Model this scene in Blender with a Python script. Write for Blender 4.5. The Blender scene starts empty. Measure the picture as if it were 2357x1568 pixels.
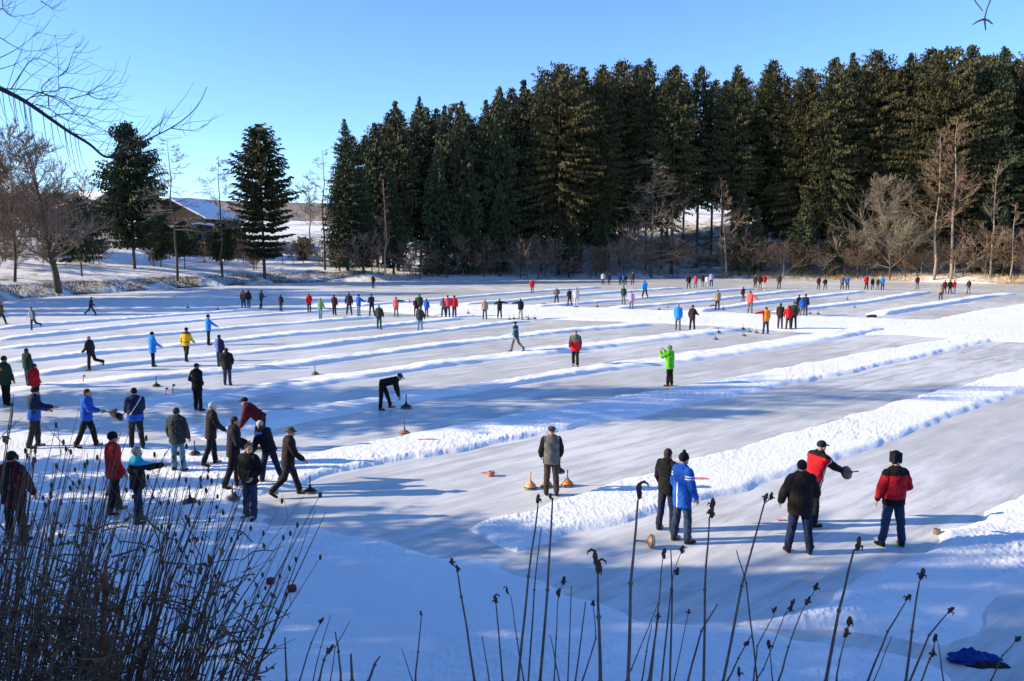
import bpy, math, random
import numpy as np
from mathutils import Vector, Matrix
rad = math.radians
sc = bpy.context.scene
COL = sc.collection
# ---------------------------------------------------------------- camera
CX, CY, FV, HOR, HC = 1178.5, 784.0, 1902.0, 556.0, 6.0
PITCH = math.atan((CY - HOR) / FV)
cd = bpy.data.cameras.new('camera'); cam = bpy.data.objects.new('camera', cd); COL.objects.link(cam)
cam.location = (0, 0, HC); cam.rotation_euler = (math.pi / 2 - PITCH, 0, 0)
cd.sensor_width = 36; cd.lens = FV / 2357 * 36; cd.clip_end = 6000; cd.clip_start = 0.1
sc.camera = cam
CP, SP = math.cos(PITCH), math.sin(PITCH)

def ray(x, y):
    dx = (x - CX) / FV; k = -(y - CY) / FV
    return Vector((dx, CP + k * SP, -SP + k * CP))
def G(x, y, z=0.0):            # photo point -> ground point
    r = ray(x, y); s = (z - HC) / r.z
    return Vector((r.x * s, r.y * s, z))
def D(x, y, Y):                # photo point -> point at distance Y
    r = ray(x, y); s = Y / r.y
    return Vector((r.x * s, Y, HC + r.z * s))
def zat(y, Y): return D(CX, y, Y).z

# ---------------------------------------------------------------- helpers
def tag(o, label, cat, group=None, kind=None):
    if label: o['label'] = label
    if cat: o['category'] = cat
    if group: o['group'] = group
    if kind: o['kind'] = kind
    return o
def empty(name, loc, rz=0.0):
    o = bpy.data.objects.new(name, None); COL.objects.link(o)
    o.location = loc; o.rotation_euler = (0, 0, rz); o.empty_display_size = 0.2
    return o
def link(name, me, parent=None, mat=None):
    o = bpy.data.objects.new(name, me); COL.objects.link(o)
    if parent is not None: o.parent = parent
    if mat is not None:
        me.materials.clear(); me.materials.append(mat)
    return o
def mesh_np(name, V, F, smooth=False):
    V = np.asarray(V, np.float32); F = np.asarray(F, np.int32)
    me = bpy.data.meshes.new(name)
    k = F.shape[1]
    me.vertices.add(len(V)); me.vertices.foreach_set('co', V.ravel())
    me.loops.add(F.size); me.loops.foreach_set('vertex_index', F.ravel())
    me.polygons.add(len(F)); me.polygons.foreach_set('loop_start', np.arange(0, F.size, k, dtype=np.int32))
    if smooth: me.polygons.foreach_set('use_smooth', np.ones(len(F), bool))
    me.update(calc_edges=True); me.validate()
    return me
class MB:
    """collects closed pieces into one mesh"""
    def __init__(s): s.v = []; s.f = []
    def add(s, vs, fs):
        b = len(s.v); s.v += [tuple(v) for v in vs]; s.f += [tuple(i + b for i in f) for f in fs]
    def tube(s, pts, rr, n=6, capped=True):
        pts = [Vector(p) for p in pts]; rings = []; vs = []
        ref = None
        for i, p in enumerate(pts):
            d = (pts[min(i + 1, len(pts) - 1)] - pts[max(i - 1, 0)])
            if d.length < 1e-9: d = Vector((0, 0, 1))
            d.normalize()
            if ref is None:
                ref = d.orthogonal().normalized()
            u = (ref - d * ref.dot(d))
            if u.length < 1e-6: u = d.orthogonal()
            u.normalize(); ref = u; w = d.cross(u)
            for k in range(n):
                a = 2 * math.pi * k / n
                vs.append(p + (u * math.cos(a) + w * math.sin(a)) * rr[i])
        fs = []
        for i in range(len(pts) - 1):
            for k in range(n):
                fs.append((i * n + k, i * n + (k + 1) % n, (i + 1) * n + (k + 1) % n, (i + 1) * n + k))
        if capped:
            fs.append(tuple(range(n - 1, -1, -1))); m = (len(pts) - 1) * n
            fs.append(tuple(m + k for k in range(n)))
        s.add(vs, fs)
    def cap(s, p0, r0, p1, r1, flat=None, n=12, e0=1.0):
        """tapered capsule; flat=(axis, factor) squashes it along axis"""
        p0 = Vector(p0); p1 = Vector(p1); d = p1 - p0
        L = d.length; d = d.normalized() if L > 1e-6 else Vector((0, 0, 1))
        u = d.orthogonal().normalized(); w = d.cross(u)
        rows = [(p0, -1.0, 0.05, r0), (p0, -.87, .5, r0), (p0, -.5, .87, r0), (p0, 0, 1, r0), (p1, 0, 1, r1), (p1, .5, .87, r1), (p1, .87, .5, r1), (p1, 1.0, 0.05, r1)]
        vs = []
        for (c, a, b, r) in rows:
            a *= e0 if a < 0 else 1
            for k in range(n):
                t = 2 * math.pi * k / n
                off = d * (a * r) + (u * math.cos(t) + w * math.sin(t)) * (b * r)
                if flat: off = off - flat[0] * (off.dot(flat[0]) * (1 - flat[1]))
                vs.append(c + off)
        fs = []
        m = len(rows)
        for i in range(m - 1):
            for k in range(n):
                fs.append((i * n + k, i * n + (k + 1) % n, (i + 1) * n + (k + 1) % n, (i + 1) * n + k))
        fs.append(tuple(range(n - 1, -1, -1))); fs.append(tuple((m - 1) * n + k for k in range(n)))
        s.add(vs, fs)
    def ell(s, c, ax, n=14, m=9):
        """ellipsoid, ax = three semi-axis vectors"""
        c = Vector(c); vs = []; fs = []
        for i in range(m + 1):
            th = math.pi * (i + .02) / (m + .04)
            for k in range(n):
                a = 2 * math.pi * k / n
                vs.append(c + ax[0] * (math.sin(th) * math.cos(a)) + ax[1] * (math.sin(th) * math.sin(a)) + ax[2] * math.cos(th))
        for i in range(m):
            for k in range(n):
                fs.append((i * n + k, (i + 1) * n + k, (i + 1) * n + (k + 1) % n, i * n + (k + 1) % n))
        fs.append(tuple(range(n))); fs.append(tuple(m * n + k for k in range(n - 1, -1, -1)))
        s.add(vs, fs)
    def box(s, c, h, R=None):
        c = Vector(c); vs = []
        for x in (-1, 1):
            for y in (-1, 1):
                for z in (-1, 1):
                    p = Vector((x * h[0], y * h[1], z * h[2]))
                    vs.append(c + (R @ p if R is not None else p))
        s.add(vs, [(0, 1, 3, 2), (4, 6, 7, 5), (0, 4, 5, 1), (2, 3, 7, 6), (0, 2, 6, 4), (1, 5, 7, 3)])
    def lathe(s, prof, n=20, M=None):
        vs = []; fs = []
        for r, z in prof:
            for k in range(n):
                a = 2 * math.pi * k / n; p = Vector((r * math.cos(a), r * math.sin(a), z))
                vs.append(M @ p if M is not None else p)
        for i in range(len(prof) - 1):
            for k in range(n):
                fs.append((i * n + k, i * n + (k + 1) % n, (i + 1) * n + (k + 1) % n, (i + 1) * n + k))
        fs.append(tuple(range(n - 1, -1, -1))); fs.append(tuple((len(prof) - 1) * n + k for k in range(n)))
        s.add(vs, fs)
    def mesh(s, name, smooth=True):
        me = bpy.data.meshes.new(name); me.from_pydata(s.v, [], s.f); me.update()
        if smooth: me.polygons.foreach_set('use_smooth', [True] * len(me.polygons))
        return me
    def obj(s, name, mat, parent=None, smooth=True): return link(name, s.mesh(name, smooth), parent, mat)

# ---------------------------------------------------------------- numpy noise
def _h(ix, iy, seed):
    n = (ix.astype(np.int64) * 374761393 + iy.astype(np.int64) * 668265263 + seed * 1442695041) & 0xFFFFFFFF
    n = ((n ^ (n >> 13)) * 1274126177) & 0xFFFFFFFF
    n = n ^ (n >> 16)
    return (n & 0xFFFF) / 65535.0
def vnoise(x, y, seed=0):
    ix = np.floor(x); iy = np.floor(y); fx = x - ix; fy = y - iy
    fx = fx * fx * (3 - 2 * fx); fy = fy * fy * (3 - 2 * fy)
    a = _h(ix, iy, seed); b = _h(ix + 1, iy, seed); c = _h(ix, iy + 1, seed); d = _h(ix + 1, iy + 1, seed)
    return (a + (b - a) * fx) * (1 - fy) + (c + (d - c) * fx) * fy - 0.5
def fbm(x, y, scale, oct=3, seed=0):
    r = 0; a = 1.0; t = 0
    for i in range(oct):
        r = r + a * vnoise(x / scale * 2 ** i + 17.3 * i, y / scale * 2 ** i - 9.1 * i, seed + i); t += a; a *= .5
    return r / t * 2
def sstep(x): x = np.clip(x, 0, 1); return x * x * (3 - 2 * x)
def poly_sd(P, x, y):
    """signed distance to polygon, positive inside"""
    P = np.array(P, float); n = len(P)
    d = np.full(x.shape, 1e18); ins = np.zeros(x.shape, bool)
    for i in range(n):
        a = P[i]; b = P[(i + 1) % n]; e = b - a
        wx = x - a[0]; wy = y - a[1]
        t = np.clip((wx * e[0] + wy * e[1]) / (e @ e + 1e-12), 0, 1)
        d = np.minimum(d, (wx - e[0] * t) ** 2 + (wy - e[1] * t) ** 2)
        c = (a[1] <= y) != (b[1] <= y)
        if abs(e[1]) > 1e-12:
            ins ^= c & (wx < (y - a[1]) / e[1] * e[0])
    return np.where(ins, 1, -1) * np.sqrt(d)

# ---------------------------------------------------------------- materials
def newmat(name):
    m = bpy.data.materials.new(name); m.use_nodes = True
    nt = m.node_tree; return m, nt, nt.nodes['Principled BSDF']
def N(nt, t, **kw):
    n = nt.nodes.new(t)
    for k, v in kw.items(): setattr(n, k, v)
    return n
def ramp(nt, stops):
    r = N(nt, 'ShaderNodeValToRGB'); e = r.color_ramp.elements
    while len(e) < len(stops): e.new(0.5)
    for i, (p, c) in enumerate(stops):
        e[i].position = p; e[i].color = (*c, 1) if len(c) == 3 else c
    return r
def noise(nt, scale, detail=4, rough=.55, coord='Object', sx=(1, 1, 1)):
    tc = N(nt, 'ShaderNodeTexCoord'); mp = N(nt, 'ShaderNodeMapping'); mp.inputs['Scale'].default_value = sx
    nz = N(nt, 'ShaderNodeTexNoise'); nz.inputs['Scale'].default_value = scale; nz.inputs['Detail'].default_value = detail
    nz.inputs['Roughness'].default_value = rough
    nt.links.new(tc.outputs[coord], mp.inputs['Vector']); nt.links.new(mp.outputs['Vector'], nz.inputs['Vector'])
    return nz
def bump(nt, p, src, strength, dist):
    b = N(nt, 'ShaderNodeBump'); b.inputs['Strength'].default_value = strength; b.inputs['Distance'].default_value = dist
    nt.links.new(src, b.inputs['Height']); nt.links.new(b.outputs['Normal'], p.inputs['Normal'])
_mc = {}
def flat_mat(name, c, rough=.8, vary=.25, scale=6.0, bmp=0.0, spec=.3, dist=.02):
    key = (name, c, rough, vary, scale, bmp)
    if key in _mc: return _mc[key]
    m, nt, p = newmat(name)
    nz = noise(nt, scale)
    lo = tuple(v * (1 - vary) for v in c); hi = tuple(min(1, v * (1 + vary)) for v in c)
    r = ramp(nt, [(.3, lo), (.7, hi)])
    nt.links.new(nz.outputs['Fac'], r.inputs['Fac']); nt.links.new(r.outputs['Color'], p.inputs['Base Color'])
    p.inputs['Roughness'].default_value = rough; p.inputs['Specular IOR Level'].default_value = spec
    if bmp: bump(nt, p, nz.outputs['Fac'], bmp, dist)
    _mc[key] = m; return m
def cloth(c): return flat_mat('cloth', c, .85, .3, 9.0, .6, .2, .03)

def snow_mat():
    m, nt, p = newmat('snow')
    nz = noise(nt, 14.0, 6, .65); n2 = noise(nt, .25, 3)
    r = ramp(nt, [(.3, (.80, .80, .81)), (.7, (.90, .90, .90))])
    nt.links.new(n2.outputs['Fac'], r.inputs['Fac']); nt.links.new(r.outputs['Color'], p.inputs['Base Color'])
    p.inputs['Roughness'].default_value = .75; p.inputs['Specular IOR Level'].default_value = .25
    bump(nt, p, nz.outputs['Fac'], .7, .04)
    return m
def ice_mat():
    m, nt, p = newmat('ice')
    a = noise(nt, .35, 5, .6, sx=(1, 1, 1)); b = noise(nt, 1.6, 6, .65); f = noise(nt, .06, 3, .5)
    base = ramp(nt, [(.34, (.38, .378, .37)), (.52, (.545, .54, .52)), (.70, (.66, .65, .625))])
    tcs = N(nt, 'ShaderNodeTexCoord'); mps = N(nt, 'ShaderNodeMapping'); mps.inputs['Rotation'].default_value = (0, 0, -rad(41.5)); mps.inputs['Scale'].default_value = (.34, 2.4, 1)
    nzs = N(nt, 'ShaderNodeTexNoise'); nzs.inputs['Scale'].default_value = 1.0; nzs.inputs['Detail'].default_value = 7; nzs.inputs['Roughness'].default_value = .7
    vm = N(nt, 'ShaderNodeVectorRotate'); vm.rotation_type = 'Z_AXIS'; vm.inputs['Angle'].default_value = -rad(41.5)
    nt.links.new(tcs.outputs['Object'], vm.inputs['Vector']); mps.inputs['Rotation'].default_value = (0, 0, 0)
    nt.links.new(vm.outputs['Vector'], mps.inputs['Vector']); nt.links.new(mps.outputs['Vector'], nzs.inputs['Vector'])
    mixn = N(nt, 'ShaderNodeMath', operation='MULTIPLY_ADD'); mixn.inputs[1].default_value = .75
    sub = N(nt, 'ShaderNodeMath', operation='MULTIPLY'); sub.inputs[1].default_value = .35
    nt.links.new(a.outputs['Fac'], sub.inputs[0]); nt.links.new(nzs.outputs['Fac'], mixn.inputs[0]); nt.links.new(sub.outputs[0], mixn.inputs[2])
    nt.links.new(mixn.outputs[0], base.inputs['Fac'])
    # thin wind-blown snow lying on the ice in patches
    add = N(nt, 'ShaderNodeMath', operation='ADD'); nt.links.new(nzs.outputs['Fac'], add.inputs[0]); nt.links.new(f.outputs['Fac'], add.inputs[1])
    pr = ramp(nt, [(.49, (0, 0, 0)), (.58, (1, 1, 1))])
    sep = N(nt, 'ShaderNodeSeparateXYZ'); nt.links.new(tcs.outputs['Object'], sep.inputs[0])
    lf = N(nt, 'ShaderNodeMapRange'); lf.inputs['From Min'].default_value = -8; lf.inputs['From Max'].default_value = -34; lf.inputs['To Min'].default_value = 0; lf.inputs['To Max'].default_value = .3
    fy = N(nt, 'ShaderNodeMapRange'); fy.inputs['From Min'].default_value = 55; fy.inputs['From Max'].default_value = 75
    nt.links.new(sep.outputs['X'], lf.inputs['Value']); nt.links.new(sep.outputs['Y'], fy.inputs['Value'])
    lfy = N(nt, 'ShaderNodeMath', operation='MULTIPLY'); nt.links.new(lf.outputs['Result'], lfy.inputs[0]); nt.links.new(fy.outputs['Result'], lfy.inputs[1])
    ad2 = N(nt, 'ShaderNodeMath', operation='ADD'); nt.links.new(add.outputs[0], ad2.inputs[0]); nt.links.new(lfy.outputs[0], ad2.inputs[1])
    hal = N(nt, 'ShaderNodeMath', operation='MULTIPLY'); hal.inputs[1].default_value = .5
    nt.links.new(ad2.outputs[0], hal.inputs[0]); nt.links.new(hal.outputs[0], pr.inputs['Fac'])
    mul = N(nt, 'ShaderNodeMath', operation='MULTIPLY'); mul.inputs[1].default_value = .55
    nt.links.new(pr.outputs['Color'], mul.inputs[0])
    mx = N(nt, 'ShaderNodeMixRGB'); mx.inputs['Color2'].default_value = (.78, .78, .78, 1)
    nt.links.new(mul.outputs[0], mx.inputs['Fac']); nt.links.new(base.outputs['Color'], mx.inputs['Color1'])
    nt.links.new(mx.outputs['Color'], p.inputs['Base Color'])
    rr = N(nt, 'ShaderNodeMapRange'); rr.inputs['To Min'].default_value = .32; rr.inputs['To Max'].default_value = .7
    nt.links.new(mul.outputs[0], rr.inputs['Value']); nt.links.new(rr.outputs['Result'], p.inputs['Roughness'])
    p.inputs['Specular IOR Level'].default_value = .35; p.inputs['IOR'].default_value = 1.31
    bump(nt, p, b.outputs['Fac'], .25, .02)
    return m
def ground_mat():
    m, nt, p = newmat('snow_ground')
    a = noise(nt, .5, 6, .65); b = noise(nt, .05, 4, .5)
    add = N(nt, 'ShaderNodeMath', operation='ADD'); nt.links.new(a.outputs['Fac'], add.inputs[0]); nt.links.new(b.outputs['Fac'], add.inputs[1])
    h = N(nt, 'ShaderNodeMath', operation='MULTIPLY'); h.inputs[1].default_value = .5; nt.links.new(add.outputs[0], h.inputs[0])
    r = ramp(nt, [(.39, (.17, .125, .075)), (.455, (.60, .55, .48)), (.51, (.84, .84, .85))])
    nt.links.new(h.outputs[0], r.inputs['Fac']); nt.links.new(r.outputs['Color'], p.inputs['Base Color'])
    p.inputs['Roughness'].default_value = .85; p.inputs['Specular IOR Level'].default_value = .2
    bump(nt, p, a.outputs['Fac'], .6, .3)
    return m
def needle_mat(name, stops):
    m, nt, p = newmat(name)
    nz = noise(nt, .55, 4, .7)
    r = ramp(nt, stops)
    nt.links.new(nz.outputs['Fac'], r.inputs['Fac']); nt.links.new(r.outputs['Color'], p.inputs['Base Color'])
    p.inputs['Roughness'].default_value = .7; p.inputs['Specular IOR Level'].default_value = .25
    return m
M_SNOW = snow_mat(); M_ICE = ice_mat(); M_GROUND = ground_mat()
M_NEEDLE = needle_mat('spruce_needles', [(.3, (.016, .021, .009)), (.5, (.042, .046, .016)), (.7, (.078, .076, .024))])
M_NEEDLE2 = needle_mat('dark_spruce_needles', [(.3, (.022, .034, .018)), (.5, (.042, .055, .024)), (.7, (.075, .082, .026))])
M_NEEDLE3 = needle_mat('olive_spruce_needles', [(.3, (.022, .021, .008)), (.5, (.050, .044, .014)), (.7, (.088, .074, .024))])
M_BARK = flat_mat('bark', (.085, .062, .045), .9, .4, 5, .5)
M_BARKPALE = flat_mat('birch_bark', (.29, .235, .18), .8, .45, 3, .3)
M_TWIGB = flat_mat('brown_twigs', (.19, .125, .085), .9, .3, 1.2)
M_TWIGG = flat_mat('grey_twigs', (.19, .155, .115), .9, .3, 1.2)
M_TWIGR = flat_mat('reddish_twigs', (.25, .17, .12), .9, .3, 1.2)
M_TWIGD = flat_mat('dark_twigs', (.045, .034, .029), .9, .3, 3)
M_STALK = flat_mat('dry_stalks', (.15, .105, .085), .8, .35, 8)
M_SEED = flat_mat('seed_heads', (.10, .05, .028), .9, .45, 20, .5)
M_SKIN = flat_mat('skin', (.50, .27, .19), .6, .08, 10)
M_EYE = flat_mat('eye_dark', (.03, .02, .02), .4, .1)
M_LIP = flat_mat('lips', (.35, .13, .11), .5, .1)

# ---------------------------------------------------------------- world and sun
SUN_EL, SUN_AZ = 22.0, 5.0            # light travels to +X, turned 7 degrees away from the camera
w = bpy.data.worlds.new('World'); sc.world = w; w.use_nodes = True
nt = w.node_tree; bg = nt.nodes['Background']
sky = N(nt, 'ShaderNodeTexSky'); sky.sky_type = 'NISHITA'; sky.sun_disc = False
ts = Vector((-math.cos(rad(SUN_AZ)), -math.sin(rad(SUN_AZ)), 0))     # towards the sun, horizontal
sky.sun_elevation = rad(SUN_EL); sky.sun_rotation = math.atan2(ts.x, ts.y)
sky.altitude = 500; sky.air_density = 0.95; sky.dust_density = 0.0; sky.ozone_density = 3.5
hs = N(nt, 'ShaderNodeHueSaturation'); hs.inputs['Saturation'].default_value = 1.03
tint = N(nt, 'ShaderNodeMixRGB', blend_type='MULTIPLY'); tint.inputs['Fac'].default_value = 1; tint.inputs['Color2'].default_value = (.83, .965, 1.22, 1)
nt.links.new(sky.outputs['Color'], hs.inputs['Color']); nt.links.new(hs.outputs['Color'], tint.inputs['Color1']); nt.links.new(tint.outputs['Color'], bg.inputs['Color'])
bg.inputs['Strength'].default_value = 0.138
sd = bpy.data.lights.new('sun', 'SUN'); so = bpy.data.objects.new('sun', sd); COL.objects.link(so)
sd.energy = 5.0; sd.angle = rad(.5); sd.color = (1, .86, .62)
tsv = Vector((ts.x * math.cos(rad(SUN_EL)), ts.y * math.cos(rad(SUN_EL)), math.sin(rad(SUN_EL))))
so.rotation_euler = tsv.to_track_quat('Z', 'Y').to_euler(); so.location = (-30, -20, 40)
sc.view_settings.view_transform = 'Standard'; sc.view_settings.look = 'None'
sc.view_settings.gamma = 1; sc.view_settings.exposure = 0.82
sc.cycles.max_bounces = 6; sc.cycles.diffuse_bounces = 3; sc.cycles.glossy_bounces = 3
sc.cycles.use_denoising = True

# ---------------------------------------------------------------- terrain
LAKE_V = [(0, 690), (150, 680), (322, 669), (480, 660), (640, 652), (825, 648), (1000, 643), (1300, 641), (1600, 640), (2000, 645), (2357, 655)]
LAKE = [(-9, 9.4), (-14, 14), (-22, 27), (-33, 45), (-45, 68)] + [tuple(G(x, y).xy) for x, y in LAKE_V] + [(96, 100), (120, 70), (130, 30), (80, 9), (20, 9.2)]
def ground_h(x, y):
    d = -poly_sd(LAKE, x, y)
    far = sstep((y - 30) / 30)
    near = np.clip(d * .52, 0, 4.35) + np.clip(d - 8, 0, 60) * .01
    wl = sstep((x + 20) / 40)                        # 0 on the left, 1 behind the forest
    left = 1.25 * sstep(d / 2.0) + .115 * np.clip(d - 2, 0, 55) + .035 * np.clip(d - 57, 0, 260)
    right = .9 * sstep(d / 3) + 9.5 * sstep((d - 2) / 36) + .058 * np.clip(d - 38, 0, 160)
    z = near * (1 - far) + (left * (1 - wl) + right * wl) * far
    z = z + np.where(d > .5, fbm(x, y, 3.0, 4, 5) * .18 * np.clip(d / 4, 0, 1), 0)
    return np.where(d < 0, np.maximum(-.5, -.03 + d * .4), z - .03 + .0 * d)
def gh(x, y): return float(ground_h(np.array([x], float), np.array([y], float))[0])
def build_ground():
    na, nr = 900, 210
    a = np.linspace(-math.pi, math.pi, na, endpoint=False)
    r = np.concatenate([[0.0], np.geomspace(1.0, 3500, nr - 1)])
    A, R = np.meshgrid(a, r); X = R * np.sin(A); Y = R * np.cos(A)
    Z = ground_h(X.ravel(), Y.ravel())
    V = np.stack([X.ravel(), Y.ravel(), Z], 1)
    i = np.arange(nr - 1)[:, None] * na; j = np.arange(na)[None, :]; j2 = (j + 1) % na
    F = np.stack([i + j, i + na + j, i + na + j2, i + j2], -1).reshape(-1, 4)
    o = link('ground', mesh_np('ground', V, F[:, ::-1], True), None, M_GROUND); tag(o, None, None, kind='structure')
build_ground()
nx = 60
gx, gy = np.meshgrid(np.linspace(-90, 190, nx), np.linspace(4, 170, nx))
V = np.stack([gx.ravel(), gy.ravel(), np.zeros(gx.size)], 1)
ii = np.arange(nx - 1)[:, None] * nx + np.arange(nx - 1)[None, :]
o = link('frozen_lake', mesh_np('frozen_lake', V, np.stack([ii, ii + 1, ii + nx + 1, ii + nx], -1).reshape(-1, 4)), None, M_ICE)
tag(o, None, None, kind='structure')

# ---------------------------------------------------------------- snow lying on the ice
TH = rad(48.5)
def lane(p): return p[0] * math.sin(TH) + p[1] * math.cos(TH), p[0] * math.cos(TH) - p[1] * math.sin(TH)
def unlane(s, t): return s * math.sin(TH) + t * math.cos(TH), s * math.cos(TH) - t * math.sin(TH)
def gp(L): return [tuple(G(x, y).xy) for x, y in L]
def strip(near, far): return gp(near) + gp(far)[::-1]
def strip_w(near, wdt, ext=(0, 0)):
    n = [lane(p) for p in gp(near)]; n.sort()
    if ext[0]: n = [(n[0][0] - ext[0], n[0][1])] + n
    if ext[1]: n = n + [(n[-1][0] + ext[1], n[-1][1])]
    return [unlane(*q) for q in n] + [unlane(s, t - wdt) for s, t in n][::-1]
# polygon, height, edge width, roughness
SNOW = []; RIDGE = []
def ridge(near, far, hm, ro): RIDGE.append((sorted(lane(p) for p in gp(near)), sorted(lane(p) for p in gp(far)), hm, ro))
def ridge_w(near, wd, hm, ro):
    n = sorted(lane(p) for p in gp(near)); RIDGE.append((n, [(a, b - wd) for a, b in n], hm, ro))
SNOW.append((strip([(2200, 1500), (2265, 1466.5), (2357, 1361.5), (2500, 1235), (2800, 1060)], [(1640, 1435), (1760, 1430), (1875, 1389.4), (2010, 1310), (2153.6, 1230.8), (2357, 1130), (2600, 1040), (2800, 975)]), .13, .5, .8))
SNOW.append((strip([(1190, 1268), (1288, 1250), (1425, 1211.5), (1630, 1155), (1827.8, 1097.9), (2025, 1029.3), (2200, 962), (2357, 905), (2600, 845)], [(1035, 1218), (1120, 1195), (1224, 1168), (1395, 1113), (1630, 1046), (1827.8, 990.7), (2037.9, 930.7), (2226.8, 879.7), (2351, 848.6), (2600, 790)]), .105, .5, .75))
SNOW.append((strip([(560, 1150), (690, 1120), (816, 1088), (1074, 1042), (1288.2, 992.8), (1496.6, 954.5), (1788.7, 892.5), (2044, 843), (2226.8, 799.4), (2330, 775)], [(560, 1075), (709.7, 1042), (911, 1003.5), (1159.7, 960.7), (1496.6, 901.6), (1642.6, 876), (1898, 828.6), (2080.8, 795.7), (2250, 770)]), .11, .5, .76))
ridge([(420, 1030), (560, 1003), (717, 969), (936, 930.8), (1118.7, 898), (1337.8, 861.4), (1555, 838), (1788.7, 804.8), (1971, 773.8), (2060, 757)], [(420, 975), (717, 940), (1082, 887), (1337.8, 846.8), (1555, 816), (1788.7, 779.3), (1950, 757)], .17, .8)
ridge([(250, 955), (480, 925), (717, 890.6), (1009, 846.8), (1264.8, 815.8), (1577.7, 779.3), (1679, 766.5), (1760, 755)], [(250, 925), (480, 900), (717, 868.7), (1009, 832), (1264.8, 801), (1556.8, 766.5), (1680, 750)], .16, .7)
for near, wd in (([(-60, 915), (100, 897), (301, 880), (502, 862), (602, 852), (717, 841.3), (972.7, 804.8), (1264.8, 770), (1538.6, 746.4)], 1.7),
                 ([(-60, 880), (107, 864), (301, 842), (569, 816), (717, 803), (972.7, 770), (1173.5, 746.4), (1250, 738)], 1.6),
                 ([(-60, 845), (84, 832), (268, 813), (502, 791), (669, 773), (789, 764), (960, 746), (1100, 732)], 1.6),
                 ([(-60, 813), (0, 807), (201, 789), (402, 771), (602, 753), (789, 739), (900, 730)], 1.5),
                 ([(-60, 790), (0, 785), (167, 768), (335, 751), (502, 736), (700, 722), (800, 714)], 1.5),
                 ([(-60, 765), (100, 752), (335, 733), (502, 721), (640, 710)], 1.4)):
    ridge_w(near, wd, .16, .6)
FAR = [([(2026, 728), (2153.8, 706), (2299.8, 682.5), (2357, 677)], 1.9), ([(1800, 722), (1861.7, 713.6), (2007.7, 697), (2153.8, 673.4)], 1.8),
       ([(1600, 722), (1653.6, 714), (1759.5, 701), (1861.7, 688), (2007.7, 671.6)], 1.8), ([(1400, 717), (1496.6, 706), (1642.6, 694), (1752, 681), (1861.7, 669.7)], 1.7),
       ([(1220, 711), (1350, 700), (1496.6, 688), (1679, 671.6), (1752, 666)], 1.7), ([(1050, 707), (1220, 692), (1360, 680), (1496.6, 669.7), (1588, 664)], 1.7),
       ([(800, 712), (900, 702), (1100, 684), (1250, 672), (1400, 663)], 1.6)]
for near, wd in FAR: ridge_w(near, wd, .21, .4)
BAND = [(700, 690), (850, 690), (1000, 699), (1250, 703), (1500, 713), (1750, 722), (2000, 732), (2130, 736), (2250, 712), (2357, 697), (2700, 676), (2700, 806), (2357, 790), (2250, 786), (2080, 772), (1950, 771), (1800, 763), (1650, 752), (1500, 745), (1250, 736), (1000, 729), (850, 716), (700, 705)]
SNOW.append((gp(BAND), .10, 1.2, .55))
APRON = [(-500, 985), (0, 985), (130, 992), (330, 1002), (430, 1020), (560, 1050), (640, 1080), (610, 1130), (560, 1165), (620, 1190), (795, 1222), (902, 1239), (1010, 1264), (1138, 1282), (1215, 1322), (1331, 1352), (1417, 1381), (1506, 1407), (1605, 1424), (1700, 1432), (1800, 1444), (1960, 1462), (2080, 1480), (2190, 1500), (2230, 1560), (2240, 1750), (-900, 1750)]
SNOW.append((gp(APRON), .10, .7, .62))
TRACK = gp([(1880, 1452), (2000, 1470), (2210, 1512), (2190, 1545), (2000, 1500), (1860, 1470)])      # bare icy track across the apron

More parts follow.
